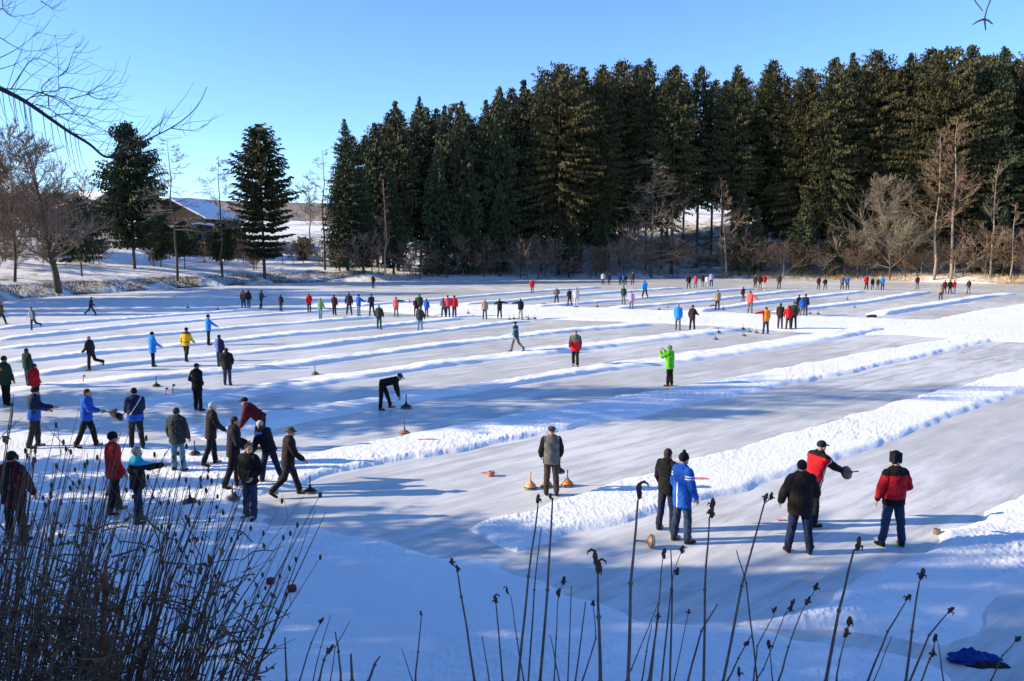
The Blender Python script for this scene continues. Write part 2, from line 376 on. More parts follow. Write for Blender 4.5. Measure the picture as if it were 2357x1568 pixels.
def build_snow():
    rows = []; y = 1900.0
    while y > 628: rows.append(y); y -= 2.1 if y < 1500 else 3.0
    cols = np.arange(-560, 2960, 2.5)
    yy = np.array(rows); k = -(yy - CY) / FV
    dy = CP + k * SP; dz = -SP + k * CP; s = -HC / dz
    X = (cols[None, :] - CX) / FV * s[:, None]; Y = np.broadcast_to((dy * s)[:, None], X.shape)
    X = X.ravel().copy(); Y = Y.ravel().copy()
    wob = fbm(X, Y, 1.3, 3, 3) * .22; lwob = fbm(X, Y, 6.0, 2, 13) * .3
    rough = fbm(X, Y, .30, 2, 11) * .35 + np.abs(fbm(X, Y, .10, 2, 21)) * 1.0 - .25
    lump = fbm(X, Y, 1.1, 2, 31); patch = fbm(X, Y, 2.6, 2, 41) * 1.4
    H = np.full(X.shape, -.08)
    for P, hm, ew, ro in SNOW:
        Pa = np.array(P); b = (X > Pa[:, 0].min() - 1) & (X < Pa[:, 0].max() + 1) & (Y > Pa[:, 1].min() - 1) & (Y < Pa[:, 1].max() + 1)
        if not b.any(): continue
        d = poly_sd(P, X[b], Y[b]) + (wob[b] * (2.2 if ew > .6 else 1.6) + (lwob[b] * .8 if ew > .6 else 0) if ro > .7 or ew > .6 else wob[b] * .25 + lwob[b])
        e = sstep((d + ew * .15) / ew)
        h = -.08 + (hm + .08) * e + e * (rough[b] * .040 * ro * (.35 + 1.2 * np.clip(patch[b] + .5, 0, 1)) + lump[b] * .03 * ro * (1 if ro > .75 else .4) + fbm(X[b], Y[b], 4, 2, 7) * .03)
        H[b] = np.maximum(H[b], h)
    d = poly_sd(TRACK, X, Y); H -= sstep((d + .15) / .4) * .16
    nr, nc = len(rows), len(cols)
    V = np.stack([X, Y, H], 1)
    i = np.arange(nr - 1)[:, None] * nc + np.arange(nc - 1)[None, :]
    F = np.stack([i, i + 1, i + nc + 1, i + nc], -1).reshape(-1, 4)
    F = F[(H[F] > -.03).any(1)]
    used = np.unique(F); mp = np.full(len(V), -1); mp[used] = np.arange(len(used))
    VV = [V[used]]; FF = [mp[F]]; nb_ = len(used)
    for k, (nr_, fa, hm, ro) in enumerate(RIDGE):
        s0, s1 = nr_[0][0], nr_[-1][0]; ss = np.arange(s0, s1, .22); na = 22
        tn = np.interp(ss, [q[0] for q in nr_], [q[1] for q in nr_]); tf = np.interp(ss, [q[0] for q in fa], [q[1] for q in fa])
        tn = tn + fbm(ss, ss * 0 + k, 3.0, 3, 50 + k) * .22; tf = tf + fbm(ss, ss * 0 + k, 3.0, 3, 80 + k) * .3
        a = np.linspace(-.12, 1.12, na); T = tn[:, None] * (1 - a) + tf[:, None] * a; S_ = np.broadcast_to(ss[:, None], T.shape)
        x_, y_ = unlane(S_, T); prof = sstep((a + .1) / .22) * sstep((1.1 - a) / .45)
        end = sstep((ss - s0) / 2.5) * sstep((s1 - ss) / 2.5)
        n1 = fbm(x_, y_, .7, 3, 61) * .075 + (np.abs(fbm(x_, y_, .3, 2, 62)) - .2) * .11
        h = -.05 + (hm + .05) * prof[None, :] * end[:, None] * (1 + .3 * fbm(ss, ss * 0, 4, 2, 90 + k)[:, None]) + prof[None, :] * end[:, None] * n1 * ro
        VV.append(np.stack([x_.ravel(), y_.ravel(), h.ravel()], 1))
        ii_ = np.arange(len(ss) - 1)[:, None] * na + np.arange(na - 1)[None, :]
        FF.append(np.stack([ii_, ii_ + na, ii_ + na + 1, ii_ + 1], -1).reshape(-1, 4)[:, ::-1] + nb_); nb_ += T.size
    o = link('snow', mesh_np('snow', np.concatenate(VV), np.concatenate(FF), True), None, M_SNOW)
    tag(o, None, None, kind='structure')
build_snow()

# ---------------------------------------------------------------- trees
def quads(C, A, B):
    """quads centred at C with half axes A, B"""
    n = len(C); V = np.empty((n, 4, 3)); V[:, 0] = C - A - B; V[:, 1] = C + A - B; V[:, 2] = C + A + B; V[:, 3] = C - A + B
    return V.reshape(-1, 3), np.arange(n * 4).reshape(n, 4)
def spruce_mesh(seed, H, R, base, step=.42, nb=8, droop=.28, taper=.75, peak=.62, leaf=.36, clump=3, rag=.25, jit=1.0, cur=1.0):
    rng = np.random.default_rng(seed); C = []; A = []; B = []
    z = base; po = rng.uniform(0, 50); lat = rng.uniform(0, 1, (64, 24))
    def wob(a, zz):
        i = int(zz / 1.7) % 63; k = a / 6.2832 * 8 % 8; k0 = int(k); f = k - k0
        return (lat[i, k0] * (1 - f) + lat[i, (k0 + 1) % 8] * f)
    while z < H - .15:
        u = (H - z) / (H - base)
        r = R * min(1.0, (u / peak)) ** taper * (1 - .35 * max(0, u - .72) / .28) + .12
        n = max(4, int(nb * (0.55 + .45 * min(1, u * 2))))
        ph = rng.uniform(0, 6.28)
        for k in range(n):
            if rng.random() < .08: continue
            az = ph + 6.283 * k / n + rng.uniform(-.35, .35)
            az %= 6.2832; L = r * (1 - rag + 2 * rag * wob(az, z)) * rng.uniform(.82, 1.12)
            d = np.array([math.cos(az), math.sin(az), 0]); side = np.array([-d[1], d[0], 0])
            up = .30 * (1 - u) - droop * u; zj = rng.uniform(-.5, .5) * step * jit * min(1, u * 3)
            s = .18 + rng.uniform(0, .15)
            while s < 1.02:
                q = d * L * s + np.array([0, 0, z + zj + up * L * s + .12 * L * s * s + rng.uniform(-.1, .1)])
                for c in range(clump):
                    wd = leaf * (1.15 - .55 * s) * rng.uniform(.7, 1.3)
                    off = side * rng.normal(0, .16 * (1 + L * .18) * (1.2 - .6 * s)) + d * rng.uniform(-.15, .15)
                    hang = np.array([0, 0, -1]) * rng.uniform(.25, 1.0) + side * rng.normal(0, .5) + d * rng.normal(0, .25)
                    hang /= np.linalg.norm(hang)
                    al = d * rng.uniform(.6, 1) + side * rng.normal(0, .5) + np.array([0, 0, rng.normal(-.15, .3)]); al /= np.linalg.norm(al)
                    if c % 2:
                        C.append(q + off + hang * wd * .3); A.append(al * wd * .6); B.append(hang * wd * .34)
                    else:
                        h2 = hang * .35 + np.array([0, 0, -.8 * cur]) + d * (.25 + 1 - cur); h2 /= np.linalg.norm(h2)
                        C.append(q + off + h2 * wd * .55); A.append(al * wd * .26); B.append(h2 * wd * .78)
                s += leaf * .85 / max(L, .3)
        z += step * rng.uniform(.75, 1.25) * (.7 + .3 * u)
    for k in range(14):
        C.append(np.array([0, 0, H - .1 - k * .05])); a = rng.uniform(0, 6.28)
        A.append(np.array([math.cos(a), math.sin(a), 0]) * (.04 + k * .012)); B.append(np.array([0, 0, .16]))
    V, F = quads(np.array(C), np.array(A), np.array(B))
    return mesh_np('crown', V, F)
def trunk_mesh(H, r, seed=0, n=8, dead=0, base=0):
    rng = random.Random(seed); m = MB()
    m.tube([(0, 0, -.4), (0, 0, 0), (0, 0, .5), (rng.uniform(-.1, .1), rng.uniform(-.1, .1), H * .5), (0, 0, H * .97)], [r * 1.35, r * 1.2, r, r * .62, .02], n)
    for i in range(dead):
        z = rng.uniform(1.5, max(base, 2)); a = rng.uniform(0, 6.28); L = rng.uniform(.6, 2.2)
        m.tube([(0, 0, z), (math.cos(a) * L, math.sin(a) * L, z + rng.uniform(-.5, .3))], [.035, .012], 3, False)
    return m.mesh('trunk')
SPR = []
for i in range(6):
    H = 30.0; base = (6.5, 4.5, 8.0, 4.0, 7.0, 5.0)[i]
    SPR.append((H, spruce_mesh(40 + i, H, (4.2, 4.7, 3.9, 4.2, 4.5, 4.9)[i], base, .5, 11, (.6, .5, .8, .4, .75, .6)[i], (.7, .62, .75, .9, .6, .8)[i], (.40, .30, .42, .65, .26, .46)[i], .33, 3, (.34, .5, .36, .3, .5, .4)[i], 2.0), trunk_mesh(H, .24, i, 8, 30, base)))
for i in range(2):
    SPR.append((26.0, spruce_mesh(60 + i, 26.0, (3.6, 4.0)[i], 3.5, .55, 9, .3, (.85, .95)[i], .7, .44, 3, .35, 1.2), trunk_mesh(26, .22, i + 20, 8, 20, 3)))
SPR.append((30.0, spruce_mesh(66, 30.0, 4.1, 10.0, .5, 11, .5, .8, .5, .33, 3, .34, 2.0), trunk_mesh(30, .24, 33, 8, 40, 12)))
SPR_L = []                                    # lower-crowned young spruces for the forest edge
for i in range(2):
    SPR_L.append((16.0, spruce_mesh(70 + i, 16.0, 2.9, 1.2, .4, 8, .3, .85, .75, .32), trunk_mesh(16, .16, i + 9)))
def place_tree(name, src, x, y, H, label, group, cat='tree', needle=M_NEEDLE, rz=None, wid=1.0):
    h0, cm, tm = src
    z = gh(x, y)
    t = empty(name, (x, y, z), random.uniform(0, 6.28) if rz is None else rz)
    s = H / h0; t.scale = (s * wid, s * wid, s)
    tag(t, label, cat, group)
    link('trunk', tm, t)
    link('crown', cm, t)
    return t
for i_, (_h0, cm, tm) in enumerate(SPR): cm.materials.append((M_NEEDLE, M_NEEDLE3, M_NEEDLE, M_NEEDLE2, M_NEEDLE3, M_NEEDLE, M_NEEDLE, M_NEEDLE2, M_NEEDLE)[i_]); tm.materials.append(M_BARK)
for (_h0, cm, tm) in SPR_L: cm.materials.append(M_NEEDLE2); tm.materials.append(M_BARK)
random.seed(7)
TOPS = [(799, 273), (867, 281), (915, 232), (969, 221), (1026, 240), (1065, 232), (1120, 229), (1150, 197), (1204, 184), (1245, 171), (1286, 149), (1336, 153), (1383, 145), (1426, 139), (1486, 133), (1547, 147), (1604, 149), (1685, 147), (1765, 135), (1843, 156), (1905, 131), (1943, 120), (1999, 117), (2074, 121), (2120, 107), (2163, 108), (2208, 102), (2279, 105), (2353, 108), (2430, 110), (2510, 104), (2590, 112)]
FG = 'spruces of the forest behind the lake'
def shoreY(x):
    return float(np.interp(x, [800, 1000, 1300, 1600, 2000, 2357, 2700], [126, 131, 135, 137, 130, 118, 104]))
for i, (x, yt) in enumerate(TOPS):
    Y = shoreY(x) + (3.0, 7.0, 4.5, 9.0, 5.5)[i % 5]
    X = (x - CX) / FV * Y * 1.0
    X = D(x, 560, Y).x; zt = zat(yt, Y)
    H = zt - gh(X, Y)
    lab = 'tall dark green spruce in the dense forest wall behind the lake'
    if i == 0: lab = 'slim spruce standing at the open left end of the forest wall'
    place_tree('spruce_tree', SPR[8] if 1535 < x < 1700 else SPR[i % 6] if i > 8 else SPR[(3, 7, 6)[i % 3]], X, Y, H, lab, FG if i else None, wid=random.uniform(.85, 1.2) * (30 / H) ** .5)
bx = 815
i = 0
while bx < 2720:                             # rows behind and lower in-fill
    for row in range(2):
        x = bx + row * 27 + random.uniform(-12, 12)
        Y = shoreY(x) + 12 + row * 9 + random.uniform(-2, 2)
        yt = float(np.interp(x, [t[0] for t in TOPS], [t[1] for t in TOPS])) + random.uniform(4, 42)
        if 1575 < x < 1640 and row: continue
        X = D(x, 560, Y).x
        H = zat(yt, Y) - gh(X, Y)
        place_tree('spruce_tree', SPR[8] if 1540 < x < 1700 or i % 4 == 3 else SPR[(i * 5 + row) % 6], X, Y, H, 'tall dark green spruce in the dense forest wall behind the lake', FG, wid=random.uniform(.85, 1.05))
        i += 1
    bx += 58
for x, yt in ((780, 400), (835, 385), (905, 395), (1010, 330), (1075, 350), (1150, 420), (1310, 455), (1385, 460), (1705, 430), (1740, 470), (1850, 430), (1925, 450), (2260, 440), (2310, 470), (2400, 430)):
    Y = shoreY(x) + random.uniform(1.5, 3.0); X = D(x, 560, Y).x; H = zat(yt, Y) - gh(X, Y)
    place_tree('spruce_tree', SPR_L[int(x) % 2], X, Y, H, 'shorter spruce with low branches at the lakeside edge of the forest', 'low spruces at the forest edge')

def one_spruce(name, x, yb, yt, R, label, kw, needle=M_NEEDLE2, Y=None, wobble=0):
    if Y is None:
        p = G(x, yb)
        Y = p.y + 3
    X = D(x, 600, Y).x
    z = gh(X, Y); H = zat(yt, Y) - z
    t = empty(name, (X, Y, z)); tag(t, label, 'tree', 'trees on the left bank')
    kw = dict(kw); b = kw.pop('base') * H
    link('trunk', trunk_mesh(H, H * .0105, int(x)), t, M_BARK)
    link('crown', spruce_mesh(int(x), H, R, b, **kw), t, needle)
    return t
one_spruce('spruce_tree', 309, 660, 279, 3.5, 'dense dark spruce with bulging sides left of the brown gabled house', dict(base=.17, step=.4, nb=12, droop=.1, taper=.6, peak=.4, rag=.45, clump=5, jit=2))
one_spruce('spruce_tree', 608, 655, 287, 4.2, 'tall spruce with flat layered branches standing alone right of the house', dict(base=.16, step=.85, nb=15, droop=.05, taper=.55, peak=.42, rag=.28, clump=7, leaf=.42, jit=.35, cur=.45), M_NEEDLE)
one_spruce('spruce_tree', 186, 672, 450, 3.9, 'small dark bushy spruce left of the dense bulging spruce', dict(base=.25, step=.5, nb=9, droop=.2, taper=.7, peak=.6, rag=.35))
one_spruce('spruce_tree', 425, 655, 505, 2.5, 'small dark spruce on a bare stem in front of the house', dict(base=.32, step=.4, nb=9, droop=.2, taper=.6, peak=.6, rag=.35))
one_spruce('spruce_tree', 370, 652, 470, 2.0, 'narrow dark spruce beside the left wall of the house', dict(base=.2, step=.45, nb=8, droop=.25, taper=.7, peak=.6, rag=.35), Y=118)
one_spruce('spruce_tree', 512, 650, 512, 2.4, 'low dark spruce behind the thin bare larch trunk', dict(base=.3, step=.45, nb=9, droop=.15, taper=.5, peak=.5, rag=.35), Y=120)
one_spruce('spruce_tree', 698, 640, 545, 1.5, 'tiny round spruce alone on the white slope', dict(base=.12, step=.3, nb=9, droop=.1, taper=.5, peak=.5, rag=.25), Y=138)

# bare trees -------------------------------------------------------------
def bare_mesh(seed, H, r0, spread=.5, first=.25, n1=16, n2=7, n3=5, up=.55, lean=(0, 0), twig=.014, conifer=False):
    rng = random.Random(seed); tr = MB(); cr = MB()
    pts = []; k = 7
    wob = [Vector((rng.uniform(-1, 1), rng.uniform(-1, 1), 0)) * H * .012 for _ in range(k + 1)]
    for i in range(k + 1):
        u = i / k; pts.append(Vector((lean[0] * H * (u ** 1.3), lean[1] * H * u, H * u)) + wob[i] * (1 if i else 0))
    pts[0].z = -.4
    rr = [r0 * (1.15 - 1.08 * (i / k)) + .01 for i in range(k + 1)]
    tr.tube(pts, rr, 8)
    def at(u):
        f = u * k; i = min(k - 1, int(f)); return pts[i].lerp(pts[i + 1], f - i)
    def limb(p, d, L, r, lev):
        q = [p]; dd = d.copy(); m = 4 if lev < 2 else 3
        for j in range(m):
            dd = (dd + Vector((rng.uniform(-1, 1), rng.uniform(-1, 1), rng.uniform(-.6, 1) * up)) * .28).normalized()
            q.append(q[-1] + dd * L / m)
        cr.tube(q, [r * (1 - .8 * j / m) + twig * .35 for j in range(m + 1)], 4 if lev == 0 else 3, False)
        if lev == 0: n = n2
        elif lev == 1: n = n3
        else: return
        for j in range(n):
            t = rng.uniform(.2, 1.0); f = t * m; i = min(m - 1, int(f)); b = q[i].lerp(q[i + 1], f - i)
            e = (q[min(i + 1, m)] - q[i]).normalized()
            e = (e + Vector((rng.uniform(-1, 1), rng.uniform(-1, 1), rng.uniform(-.7, .9))) * .75).normalized()
            limb(b, e, L * rng.uniform(.3, .6), max(r * .45, twig), lev + 1)
    for j in range(n1):
        u = first + (1 - first) * (j + rng.random()) / n1; a = rng.uniform(0, 6.28)
        L = H * spread * ((1 - u) ** .7 * .8 + .12) * rng.uniform(.7, 1.2)
        zc = rng.uniform(-.1, .25) if conifer else rng.uniform(.3, 1.3) * up * 1.6
        limb(at(min(u, .995)), Vector((math.cos(a), math.sin(a), zc)).normalized(), L, max(r0 * (1 - u) * .5, twig * 1.2), 0)
    return tr.mesh('trunk'), cr.mesh('crown', False)
def bare_at(x, Y, yt, seed, label, group=None, bark=M_BARK, twigs=M_TWIGB, name='bare_tree', X=None, H=None, **kw):
    if X is None: X = D(x, 600, Y).x
    z = gh(X, Y)
    if H is None: H = zat(yt, Y) - z
    t = empty(name, (X, Y, z)); tag(t, label, 'tree', group)
    tm, cm = bare_mesh(seed, H, H * kw.pop('thick', .0085), **kw)
    link('trunk', tm, t, bark); link('crown', cm, t, twigs)
    return t
LB = 'trees on the left bank'
bare_at(407, 109, 322, 1, 'thin bare larch with dark trunk rising between two spruces', LB, twigs=M_TWIGG, spread=.28, first=.35, n1=34, n2=8, n3=5, up=.3, conifer=True, lean=(-.03, 0))
bare_at(511, 116, 360, 2, 'bare larch in front of the right end of the house roof', LB, twigs=M_TWIGG, spread=.3, first=.35, n1=34, n2=8, n3=5, up=.3, conifer=True)
bare_at(748, 128, 345, 3, 'tall thin bare larch at the gap beside the forest', LB, twigs=M_TWIGG, spread=.24, first=.35, n1=30, n2=7, n3=4, up=.3, conifer=True)
bare_at(716, 150, 410, 4, 'pale bare tree on the slope left of the forest edge', LB, twigs=M_TWIGG, spread=.4, first=.3, n1=24, n2=9, n3=6)
bare_at(30, 92, 305, 5, 'big bare willow with reddish brown crown at the left edge', LB, twigs=M_TWIGR, spread=.5, first=.15, n1=44, n2=12, n3=9, twig=.016, lean=(.04, 0))
bare_at(132, 92, 325, 6, 'bare willow with a thick trunk leaning left on the bank', LB, twigs=M_TWIGR, spread=.45, first=.2, n1=36, n2=12, n3=9, twig=.016, lean=(-.16, 0), thick=.02)
bare_at(-40, 95, 340, 16, 'bare willow half cut off by the left picture edge', LB, twigs=M_TWIGR, spread=.5, first=.2, n1=34, n2=12, n3=10, twig=.02, lean=(.1, 0))
bare_at(205, 135, 400, 7, 'hazy bare tree behind the small bushy spruce', LB, spread=.45, first=.25, n1=22, n2=9, n3=7)
for k, (x, Y, yt) in enumerate(((-30, 118, 455), (40, 122, 440), (90, 126, 430), (135, 120, 455), (175, 128, 448), (235, 134, 470), (-80, 126, 440))):
    bare_at(x, Y, yt, 50 + k, 'brown leafless tree in the tangled row behind the left bank', 'brown thicket trees behind the left bank', twigs=M_TWIGR, spread=.62, first=.06, n1=34, n2=10, n3=8, twig=.022)
FB = 'bare trees along the forest edge'
bare_at(888, 127, 420, 8, 'thin pale birch in front of the left part of the forest', FB, M_BARKPALE, spread=.2, first=.3, n1=22, n2=7, n3=5)
bare_at(1500, 136, 352, 9, 'broad brown bare larch before the middle of the forest', FB, M_BARK, M_TWIGG, spread=.34, first=.12, n1=60, n2=10, n3=6, up=.2, conifer=True)
bare_at(1672, 136, 410, 10, 'white birch with a bent trunk right of the gap in the forest', FB, M_BARKPALE, spread=.3, first=.3, n1=22, n2=9, n3=7, lean=(-.1, 0))
bare_at(2050, 128, 415, 11, 'grey bushy bare willow before the right part of the forest', FB, M_BARK, M_TWIGG, spread=.52, first=.1, n1=36, n2=12, n3=10, lean=(-.12, 0))
bare_at(2152, 124, 305, 12, 'tall birch with reddish twigs left of its pale-trunked neighbour', FB, M_BARKPALE, spread=.3, first=.3, n1=30, n2=10, n3=7)
bare_at(2192, 123, 270, 13, 'tallest bare birch with a pale trunk on the right shore', FB, M_BARKPALE, spread=.26, first=.35, n1=30, n2=10, n3=7, lean=(-.03, 0))
bare_at(2282, 121, 370, 14, 'slim bare grey tree before the right end of the forest', FB, M_BARKPALE, M_TWIGG, spread=.22, first=.3, n1=22, n2=7, n3=5)
bare_at(2328, 119, 470, 15, 'short bare tree near the right picture edge by the reeds', FB, M_BARKPALE, spread=.3, first=.25, n1=20, n2=8, n3=6)
SH = [bare_mesh(90 + i, 5.0, .05, spread=.75, first=.05, n1=20, n2=8, n3=6, up=.8, twig=.016) for i in range(3)]
for i, (tm, cm) in enumerate(SH):
    tm.materials.append(M_BARKPALE if i == 1 else M_BARK); cm.materials.append(M_TWIGG if i == 2 else M_TWIGB)
random.seed(21)
xs = [790 + i * 22 + random.uniform(-12, 12) for i in range(74)]
for i, x in enumerate(xs):
    if 1570 < x < 1665: continue
    Y = shoreY(x) + random.uniform(.3, 2.2); X = D(x, 600, Y).x
    t = empty('bare_shrub', (X, Y, gh(X, Y)), random.uniform(0, 6.28)); s = random.uniform(.5, 1.35); t.scale = (s * 1.2, s * 1.2, s)
    tag(t, 'leafless brown shrub on the far shore below the spruces', 'shrub', 'shrubs on the far shore')
    link('trunk', SH[i % 3][0], t); link('crown', SH[i % 3][1], t)
for i in range(44):
    j = i; i = i % 16; x = random.uniform(-60, 45) * (j > 15) + (5, 40, 70, 100, 150, 215, 240, 470, 560, 590, 650, 735, 20, 120, 270, 350)[i]; yb = (640, 650, 620, 640, 645, 640, 620, 630, 625, 640, 630, 628, 600, 590, 600, 640)[i]
    Y = 100 + x * .03 + (655 - yb) * .5; X = D(x, 600, Y).x
    t = empty('bare_shrub', (X, Y, gh(X, Y)), random.uniform(0, 6.28)); s = random.uniform(.35, .8); t.scale = (s * 1.3, s * 1.3, s)
    tag(t, 'leafless brown shrub on the snowy left bank', 'shrub', 'shrubs on the left bank')
    link('trunk', SH[i % 3][0], t); link('crown', SH[i % 3][1], t)

# trees left of the frame on the near and left bank (they throw the long blue shadows)
random.seed(5)
for X, Y, H, k in ((-23, 26.0, 12.5, 0), (-27, 30, 14, 3), (-24, 8.5, 10.5, 1), (-22, 11.5, 9, 6), (-19, 12.5, 6.8, 3), (-18, 14.5, 6.2, 1), (-18, 16.8, 5.2, 7), (-17.5, 19.0, 4.6, 6), (-19, 20.6, 4.4, 3), (-20, 3.0, 14, 2), (-31, 6.0, 17, 4), (-27, 0.0, 17, 5), (-40, 4.0, 20, 0), (-17, -5, 15, 1), (-30, -9, 18, 2),
                   (-62, 70, 17, 2), (-65, 78, 19, 4), (-66, 84, 15, 1), (-59, 66, 11, 6), (-62, 82, 17, 0), (-60, 76, 14, 1)):
    place_tree('spruce_tree', SPR[k], X, Y, H, 'dark spruce standing on the bank beyond the left picture edge', 'spruces beyond the left edge', wid=1.25 if H > 8 else 1.9)
bare_at(0, 29, 0, 31, 'bare tree on the bank beyond the left picture edge', 'bare trees beyond the left edge', X=-29, H=17, spread=.4, first=.3, n1=26, n2=9, n3=6, twig=.02, thick=.016)
bare_at(0, 11.5, 0, 32, 'bare tree on the bank beyond the left picture edge', 'bare trees beyond the left edge', X=-20, H=13, spread=.3, first=.25, n1=26, n2=9, n3=6, twig=.02, thick=.016)

bare_at(0, 10.2, 0, 33, 'bare tree on the bank beyond the left picture edge', 'bare trees beyond the left edge', X=-27, H=16, spread=.3, first=.25, n1=26, n2=9, n3=6, twig=.02, thick=.016)
# dry grass on the shores --------------------------------------------------
def grass(name, pts, mat, hmin, hmax, wd, label):
    rng = np.random.default_rng(3); n = len(pts); P = np.array(pts)
    a = rng.uniform(0, 6.28, n); h = rng.uniform(hmin, hmax, n); ln = rng.normal(0, .35, (n, 2)) * h[:, None]
    A = np.stack([np.cos(a), np.sin(a), 0 * a], 1) * (wd * rng.uniform(.6, 1.4, n))[:, None]
    T = P + np.stack([ln[:, 0], ln[:, 1], h], 1)
    V = np.empty((n, 3, 3)); V[:, 0] = P - A; V[:, 1] = P + A; V[:, 2] = T
    o = link(name, mesh_np(name, V.reshape(-1, 3), np.arange(n * 3).reshape(n, 3)), None, mat)
    tag(o, label, 'grass', kind='stuff')
rng = np.random.default_rng(9)
def shore_pts(x0, x1, dens, depth, lo=0.0):
    out = []
    for q in range(dens):
        x = rng.uniform(x0, x1)
        y = np.interp(x, [p[0] for p in LAKE_V], [p[1] for p in LAKE_V]); g = G(x, y)
        cl = vnoise(np.array([g.x * .35]), np.array([g.y * .35]), 4)[0]
        if rng.random() > .6 + cl * .9: continue
        Y = g.y + lo + rng.uniform(0, 1) ** 1.6 * depth; X = D(x, 600, Y).x
        out.append((X, Y, 0))
    P = np.array(out); P[:, 2] = ground_h(P[:, 0], P[:, 1]) - .02
    return P
grass('dry_grass', shore_pts(1650, 2420, 9000, 3.5), flat_mat('tan_grass', (.42, .28, .12), .9, .35, .8), .2, .75, .03, 'tan dry grass along the right part of the far shore')
grass('bank_grass', np.concatenate([shore_pts(-100, 1700, 9000, 3.0), shore_pts(-100, 850, 22000, 2.6)]), flat_mat('dark_grass', (.13, .095, .06), .9, .4, .8), .1, .38, .028, 'dark dead grass on the low bank of the left and far shore')

# ---------------------------------------------------------------- hills and houses
def ridge_mesh(x0, x1, y0, prof, depth, n=160, seed=3):
    xs = np.linspace(x0, x1, n); h = np.interp(xs, [p[0] for p in prof], [p[1] for p in prof]) + fbm(xs, xs * 0 + 3, 60, 4, seed) * 2.0 + fbm(xs, xs * 0 + 9, 9, 3, seed) * 1.3
    rows = [(0, 0.0), (depth * .3, .62), (depth * .6, .9), (depth, 1.0), (depth * 2.2, .6), (depth * 3, 0)]
    V = []; F = []
    for (dy, k) in rows:
        V.append(np.stack([xs, np.full(n, y0 + dy), h * k - 2 * (k == 0)], 1))
    V = np.concatenate(V); i = np.arange(len(rows) - 1)[:, None] * n + np.arange(n - 1)[None, :]
    return mesh_np('hills', V, np.stack([i, i + 1, i + n + 1, i + n], -1).reshape(-1, 4), True)
o = link('hills', ridge_mesh(-1100, 700, 620, [(-1100, 40), (-420, 47), (-250, 40), (-150, 37), (0, 30), (60, 6), (700, 1)], 60), None, flat_mat('winter_woods', (.25, .20, .185), .95, .35, .06, .8, .1, 3.0))
tag(o, None, None, kind='structure')
def house(name, x, Y, yb, wdt, dep, wallh, roofh, rz, label, wallc, open_gable=True):
    X = D(x, 600, Y).x; z = zat(yb, Y) - .3
    t = empty(name, (X, Y, z), rad(rz)); tag(t, label, 'house')
    w2 = wdt / 2; d2 = dep / 2
    m = MB(); zz = min(0, gh(X, Y) - z) - 1.5
    m.add([(-w2, -d2, zz), (w2, -d2, zz), (w2, d2, zz), (-w2, d2, zz), (-w2, -d2, wallh), (w2, -d2, wallh), (w2, d2, wallh), (-w2, d2, wallh), (0, -d2, wallh + roofh), (0, d2, wallh + roofh)],
          [(0, 1, 5, 8, 4), (1, 2, 6, 5), (2, 3, 7, 9, 6), (3, 0, 4, 7), (4, 8, 9, 7), (5, 6, 9, 8)])
    m.obj('wall', flat_mat('timber_wall', wallc, .85, .3, 3, .4), t, False)
    ov = .7; sl = roofh / w2
    for nm, th, lift, mt, ins in (('roof', .16, .03, flat_mat('roof_boards', (.05, .035, .028), .8, .3, 4), 0), ('roof_snow', .28, .20, M_SNOW, .1)):
        r = MB()
        for s in (-1, 1):
            e = w2 + ov - ins; ze = wallh - sl * (ov - ins) + lift
            za = wallh + roofh + lift; y0 = -d2 - ov + ins; y1 = d2 + ov - ins
            r.add([(0, y0, za), (s * e, y0, ze), (s * e, y1, ze), (0, y1, za), (0, y0, za + th), (s * e, y0, ze + th), (s * e, y1, ze + th), (0, y1, za + th)],
                  [(0, 1, 2, 3), (4, 7, 6, 5), (0, 4, 5, 1), (1, 5, 6, 2), (2, 6, 7, 3)])
        ro = r.obj(nm, mt, t, False)
    for k in (-1, 0, 1):
        f = MB(); f.box((k * w2 * .55, -d2 - .02, wallh * .5), (.5, .05, .6)); fo = f.obj('window', flat_mat('window_frame', (.35, .33, .3), .6, .1), t, False)
        g = MB(); g.box((k * w2 * .55, -d2 - .055, wallh * .5), (.42, .03, .52)); g.obj('pane', flat_mat('glass_dark', (.03, .035, .05), .15, .1), fo, False)
    return t
house('brown_house', 440, 150, 548, 12.5, 12, 3.6, 3.2, -9, 'brown timber house with snowy gabled roof behind the bare larches', (.038, .024, .018))
house('farm_shed', 470, 138, 556, 13, 5, 2.0, .9, 8, 'low long shed with a snowy roof in front of the brown house', (.07, .05, .04))
house('far_farmhouse', 222, 175, 512, 9, 9, 3.2, 3.0, 60, 'farmhouse with a shaded snowy roof behind the left spruces', (.16, .13, .11))

